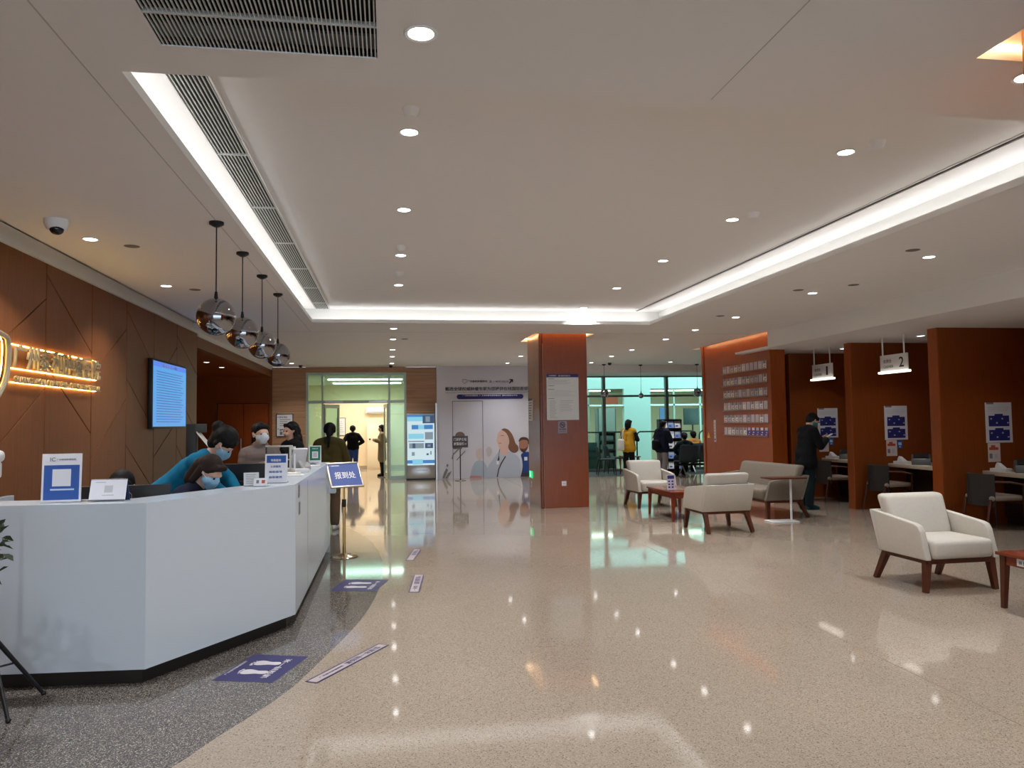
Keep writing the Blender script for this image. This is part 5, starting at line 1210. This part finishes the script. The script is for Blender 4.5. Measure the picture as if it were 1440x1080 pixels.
    remeshed('body', torso+neck+hd+sleeves+fore+hands+legs+foot, SKIN, t, vox, 0, None, 3)
    low = [cap(U, (-.075, 0, .92), (.075, 0, .92), .105)] if seat is None else [((-.075*S, 0, .92*S+dz*S), (.075*S, 0, .92*S+dz*S), .105*S, .105*S)]
    if trousers: remeshed('trousers', [(Vector(a), Vector(b), r0, r1) for a, b, r0, r1 in low]+thigh+[(a, b, r0+.006, r1+.010) for a, b, r0, r1 in shin[0::2]]+[(a, b+(a-b)*(.22 if socks else 0), r0+.008, r1+.018) for a, b, r0, r1 in shin[1::2]], trousers, t, .012, .013)
    if socks: remeshed('sock', [(a+(b-a)*.45, b, r1+.004, r1+.003) for a, b, r0, r1 in shin[1::2]], socks, t, .009, .004)
    if shoes: remeshed('shoe', foot, shoes, t, .008, .009, None, 2)
    if top:
        body = list(torso)+sleeves+[(a, b+(a-b)*.04, r0, r1+.006) for a, b, r0, r1 in fore]+[cap(U, (-.02, -.005, 1.34), (.02, -.005, 1.34), .058, .058)]
        if vest: body = list(torso)+[cap(U, (s*.165, -.005, 1.30), (s*.165, -.005, 1.30), .058) for s in (-1, 1)]
        if hem < .86:
            for s in (-1, 1): body.append(cap(LW, (s*.07, 0, .92), (s*.085, .005, hem+.11), .105, .115))
            body.append(cap(LW, (-.06, 0, hem+.11), (.06, 0, hem+.11), .11))
        if quilt:
            for a, b, r0, r1 in sleeves+fore:
                for q in (.12, .37, .62, .87): c = a+(b-a)*q; r_ = r0+(r1-r0)*q+.008; body.append((c, c, r_, r_))
            for z in (.94, 1.02, 1.10, 1.18, 1.26): body.append(cap(U, (-.085, .008, z), (.085, .008, z), .108))
            body.append(cap(U, (-.03, 0, 1.365), (.03, 0, 1.365), .062))
        remeshed(tname, body, top, t, .011 if not quilt else .009, puff, None, 2 if quilt else 4)
        if vest: remeshed('sleeves', sleeves+[(a, b+(a-b)*.04, r0, r1+.006) for a, b, r0, r1 in fore], vest, t, .011, .012)
    st, hm = hair
    if hm:
        hp = [cap(HD, (0, -.024, 1.542), (0, -.024, 1.542), .094), cap(HD, (0, -.05, 1.515), (0, -.045, 1.47), .078, .06)]
        for s in (-1, 1): hp += [cap(HD, (s*.066, -.02, 1.545), (s*.072, -.03, 1.49), .030, .022)]
        hp += [cap(HD, (-.045, .052, 1.590), (.045, .052, 1.590), .024), cap(HD, (-.06, .045, 1.575), (-.07, .02, 1.54), .02, .016), cap(HD, (.06, .045, 1.575), (.07, .02, 1.54), .02, .016)]
        if st in ('bob', 'long'):
            for s in (-1, 1): hp += [cap(HD, (s*.072, -.025, 1.52), (s*.074, -.02, 1.40), .032, .024)]
            hp += [cap(HD, (0, -.065, 1.50), (0, -.06, 1.38), .075, .065)]
        if st == 'long':
            hp += [cap(HD, (0, -.075, 1.42), (0, -.115, 1.14), .075, .05)]
            for s in (-1, 1): hp += [cap(HD, (s*.06, -.06, 1.40), (s*.075, -.085, 1.16), .05, .04), cap(HD, (s*.082, -.01, 1.40), (s*.10, .03, 1.22), .028, .024)]
        if st == 'pony': hp += [cap(HD, (0, -.11, 1.50), (0, -.135, 1.44), .035, .034), cap(HD, (0, -.135, 1.44), (0, -.135, 1.24), .036, .018)]
        if st == 'bun': hp += [cap(HD, (0, -.10, 1.56), (0, -.13, 1.57), .055, .05), cap(HD, (0, -.02, 1.56), (0, -.03, 1.56), .10, .10)]
        if st == 'cap': hp += [cap(HD, (-.03, .075, 1.577), (.03, .075, 1.577), .018), cap(HD, (-.03, .12, 1.566), (.03, .12, 1.566), .010)]
        remeshed('hair', hp, hm, t, .009, 0, None, 2)
    if mask:
        mo = remeshed('face_mask', [cap(HD, (0, .062, 1.487), (0, .066, 1.445), .046, .040), cap(HD, (-.035, .045, 1.47), (.035, .045, 1.47), .036), cap(HD, (0, .08, 1.478), (0, .078, 1.455), .036, .034)], mask, t, .007, .004, None, 2)
        b = B()
        for s in (-1, 1): b.tube([HD((s*.06, .06, 1.485)), HD((s*.084, .02, 1.50)), HD((s*.092, -.01, 1.515))], .002, 5)
        ob('mask_loop', b, TEXTW, mo)
    if face:
        for s in (-1, 1):
            ob('eye', B().ball((0, 0, 0), .0105*S, (1.4, .6, .75), 10, 8).move(Matrix.Translation(HD((s*.033, .0815, 1.513))) @ (RL @ RH).to_4x4()), EYE, t)
        if not mask: ob('mouth', B().ball((0, 0, 0), .02*S, (1, .35, .3), 10, 8).move(Matrix.Translation(HD((0, .083, 1.449))) @ (RL @ RH).to_4x4()), LIP, t)
    return t
cl = lambda n, r, g, b_, ro=.85: M(n, srgb(r, g, b_), ro, spec=.2)
TEAL = cl('teal_scrubs', 14, 106, 140); NAVYC = cl('navy_cloth', 22, 26, 46); BLKC = cl('black_cloth', 18, 18, 20); OLIVE = cl('olive_cloth', 74, 66, 34); BRN = cl('brown_cloth', 96, 80, 62)
DENIM = cl('denim', 50, 76, 140); TRENCH = cl('trench_beige', 150, 134, 104); YEL = cl('ochre_cloth', 196, 148, 40); PUFF = cl('grey_puffer', 118, 106, 102); GTR = cl('grey_trousers', 128, 124, 126)
DKG = cl('dark_green_black', 20, 34, 36); WSH = cl('white_shoe', 205, 200, 196, .5); BSH = cl('black_shoe', 20, 20, 22, .4)
# staff behind the desk
person('person in teal scrubs and blue mask stooping over the desk, black hair', (-1.86, 6.86, 0), -PI/2-.05, 1.72, 47, (4, 6), {'L': ((-.20, .44, 1.02), (-.10, .56, .86)), 'R': ((.22, .42, 1.0), (.10, .55, .86))}, TEAL, .016, .80, None, NAVYC, BSH, ('bun', HAIRB), MASKB, tname='tunic')
person('person with brown hair and pale blue mask sitting bent at the desk, dark navy sleeves', (-1.66, 6.22, 0), -PI/2-.25, 1.66, 30, (-6, 14), {'L': ((-.24, .32, .95), (-.06, .52, .86)), 'R': ((.24, .30, .94), (.10, .50, .86))}, NAVYC, .014, .86, None, NAVYC, BSH, ('bob', HAIRBR), MASKB, seat=.64, tname='tunic')
person('person seated low behind the big monitor, only black hair showing', (-2.02, 6.42, 0), PI, 1.62, 8, (0, 20), {'L': ((-.24, .2, .78), (-.14, .36, .76)), 'R': ((.24, .2, .78), (.14, .36, .76))}, NAVYC, .014, .86, None, NAVYC, BSH, ('short', HAIRB), None, seat=.48, tname='tunic')
for (x, y, z, l) in ((-1.67, 6.22, .60, 'tall black swivel stool under the bent nurse'), (-2.02, 6.44, .44, 'low black swivel stool behind the big monitor')):
    t = thing('swivel_stool', l, 'stool', (x, y, 0)); ob('seat', B().lathe([(0, z-.09), (.17, z-.09), (.19, z-.06), (.17, z-.03), (0, z-.03)]), BLACK, t); ob('column', B().rod((0, 0, .05), (0, 0, z-.08), .025), STEEL, t)
    for k in range(5): ob('leg', B().rod((0, 0, .06), (.24*math.cos(k*PI*.4), .24*math.sin(k*PI*.4), .03), .018, .014).ball((.24*math.cos(k*PI*.4), .24*math.sin(k*PI*.4), .022), .022), BLACK, t)
person('person in a grey padded jacket and white mask standing behind the desk', (-1.36, 8.5, 0), PI+.50, 1.57, 3, (8, 4), {'R': ((.205, .05, 1.06), (.03, .22, 1.18)), 'L': ((-.205, .06, 1.06), (-.10, .26, 1.0))}, PUFF, .004, .80, None, BLKC, BSH, ('pony', HAIRB), MASKW, quilt=True)
person('person with long black hair and black coat in profile before the framed notice', (-1.22, 10.2, 0), 2.2, 1.58, 2, (0, 4), {'L': ((-.24, .03, 1.06), (-.14, .25, 1.0)), 'R': ((.24, .03, 1.06), (.16, .24, .98))}, BLKC, .020, .62, None, BLKC, BSH, ('long', HAIRB), None)
person('person seen from behind with a ponytail, olive jacket, brown trousers and white socks', (-.875, 11.68, 0), -.12, 1.565, 4, (6, 6), {'L': ((-.24, .06, 1.05), (-.14, .26, 1.02)), 'R': ((.25, .06, 1.05), (.15, .25, 1.0))}, OLIVE, .028, .66, None, BRN, WSH, ('pony', HAIRB), None, socks=WSH, face=False)
person('person in black sweater and blue jeans walking away through the glass door', (-1.06, 23.3, 0), .1, 1.50, 2, (-10, 0), {'L': ((-.30, -.08, 1.10), (-.32, -.10, .86)), 'R': ((.31, .0, 1.10), (.20, .14, 1.02))}, BLKC, .020, .86, None, DENIM, BSH, ('short', HAIRB), None,
       feet={'L': ((-.09, .10, .47), (-.085, .14, .075), (-.09, .29)), 'R': ((.09, .0, .46), (.085, -.16, .10), (.09, -.02))}, vox=.012, face=False)
person('person in a long beige trench coat half hidden by the right door leaf', (-.20, 23.2, 0), PI/2, 1.51, 2, (0, 5), {'L': ((-.24, .0, 1.07), (-.12, .20, 1.14)), 'R': ((.24, .0, 1.07), (.10, .20, 1.12))}, TRENCH, .026, .44, None, BLKC, BSH, ('bob', HAIRB), None, vox=.012)
person('person in an ochre yellow vest with black sleeves looking at the glazing', (6.50, 20.4, 0), -.75, 1.56, 2, (-15, 5), {'L': ((-.25, .05, 1.05), (-.02, .22, 1.08)), 'R': ((.27, .05, 1.05), (.05, .24, 1.06))}, YEL, .022, .70, None, BLKC, BSH, ('bob', HAIRB), None, vox=.012, vest=BLKC, tname='vest')
person('person in a dark navy hooded coat and grey trousers at the magazine rack', (7.22, 19.75, 0), -.95, 1.53, 5, (-8, 10), {'L': ((-.25, .08, 1.05), (-.10, .28, 1.02)), 'R': ((.26, .06, 1.05), (.12, .27, 1.02))}, NAVYC, .030, .72, None, GTR, BSH, ('short', HAIRB), None, vox=.012)
person('person sitting on the nearer beam bench, dark clothes, seen from behind', (7.93, 19.90, 0), 0, 1.56, 4, (0, 10), {'L': ((-.24, .15, .78), (-.1, .3, .62)), 'R': ((.24, .15, .78), (.1, .3, .62))}, DKG, .02, .86, None, BLKC, BSH, ('short', HAIRB), None, seat=.50, vox=.012, face=False)
person('person in orange yellow clothes sitting on the farther beam bench, seen from behind', (8.76, 21.30, .006), 0, 1.56, 4, (0, 0), {'L': ((-.24, .15, .78), (-.1, .3, .62)), 'R': ((.24, .15, .78), (.1, .3, .62))}, cl('orange_cloth', 214, 156, 84), .03, .86, None, BLKC, BSH, ('short', HAIRB), None, seat=.50, vox=.012, face=False)
person('person in black coat and teal mask looking at a phone by the cashier booths', (7.02, 12.2, 0), -PI/2+.1, 1.65, 9, (0, 32), {'L': ((-.22, .10, 1.06), (-.05, .34, 1.17)), 'R': ((.24, .12, 1.05), (.06, .36, 1.15))}, BLKC, .024, .66, None, DKG, cl('dark_teal_shoe', 20, 58, 62, .4), ('cap', HAIRB), MASKT)
t = thing('phone', 'small white phone held by the visitor in black', 'phone', (7.46, 12.18, 1.245), 0)
ob('case', B().box(-.06, .06, -.035, .035, -.005, .005, .003).move(Matrix.Rotation(-.5, 4, 'Y')), WPLA, t)
t = thing('shoulder_bag', 'white shoulder bag hanging at the left side of the person in yellow', 'bag', (6.27, 20.36, .78))
ob('pouch', B().box(-.07, .07, -.14, .14, -.06, .26, .05), cl('bag_white', 206, 208, 200), t); ob('strap', B().tube([(0, -.1, .24), (.06, -.04, .48), (.14, .0, .56), (.08, .06, .48), (0, .1, .24)], .012, 6), cl('bag_strap', 190, 190, 182), t)
t = thing('backpack', 'dark round bag beside the navy coat visitor', 'bag', (7.00, 19.62, .86))
ob('pouch', B().box(-.09, .09, -.10, .10, -.12, .16, .06), BLKC, t); ob('strap', B().tube([(-.05, .08, .2), (.02, .1, .34), (.12, .06, .42)], .014, 6), BLKC, t)

flush_texts()
flush_remesh()
bpy.context.view_layer.update()
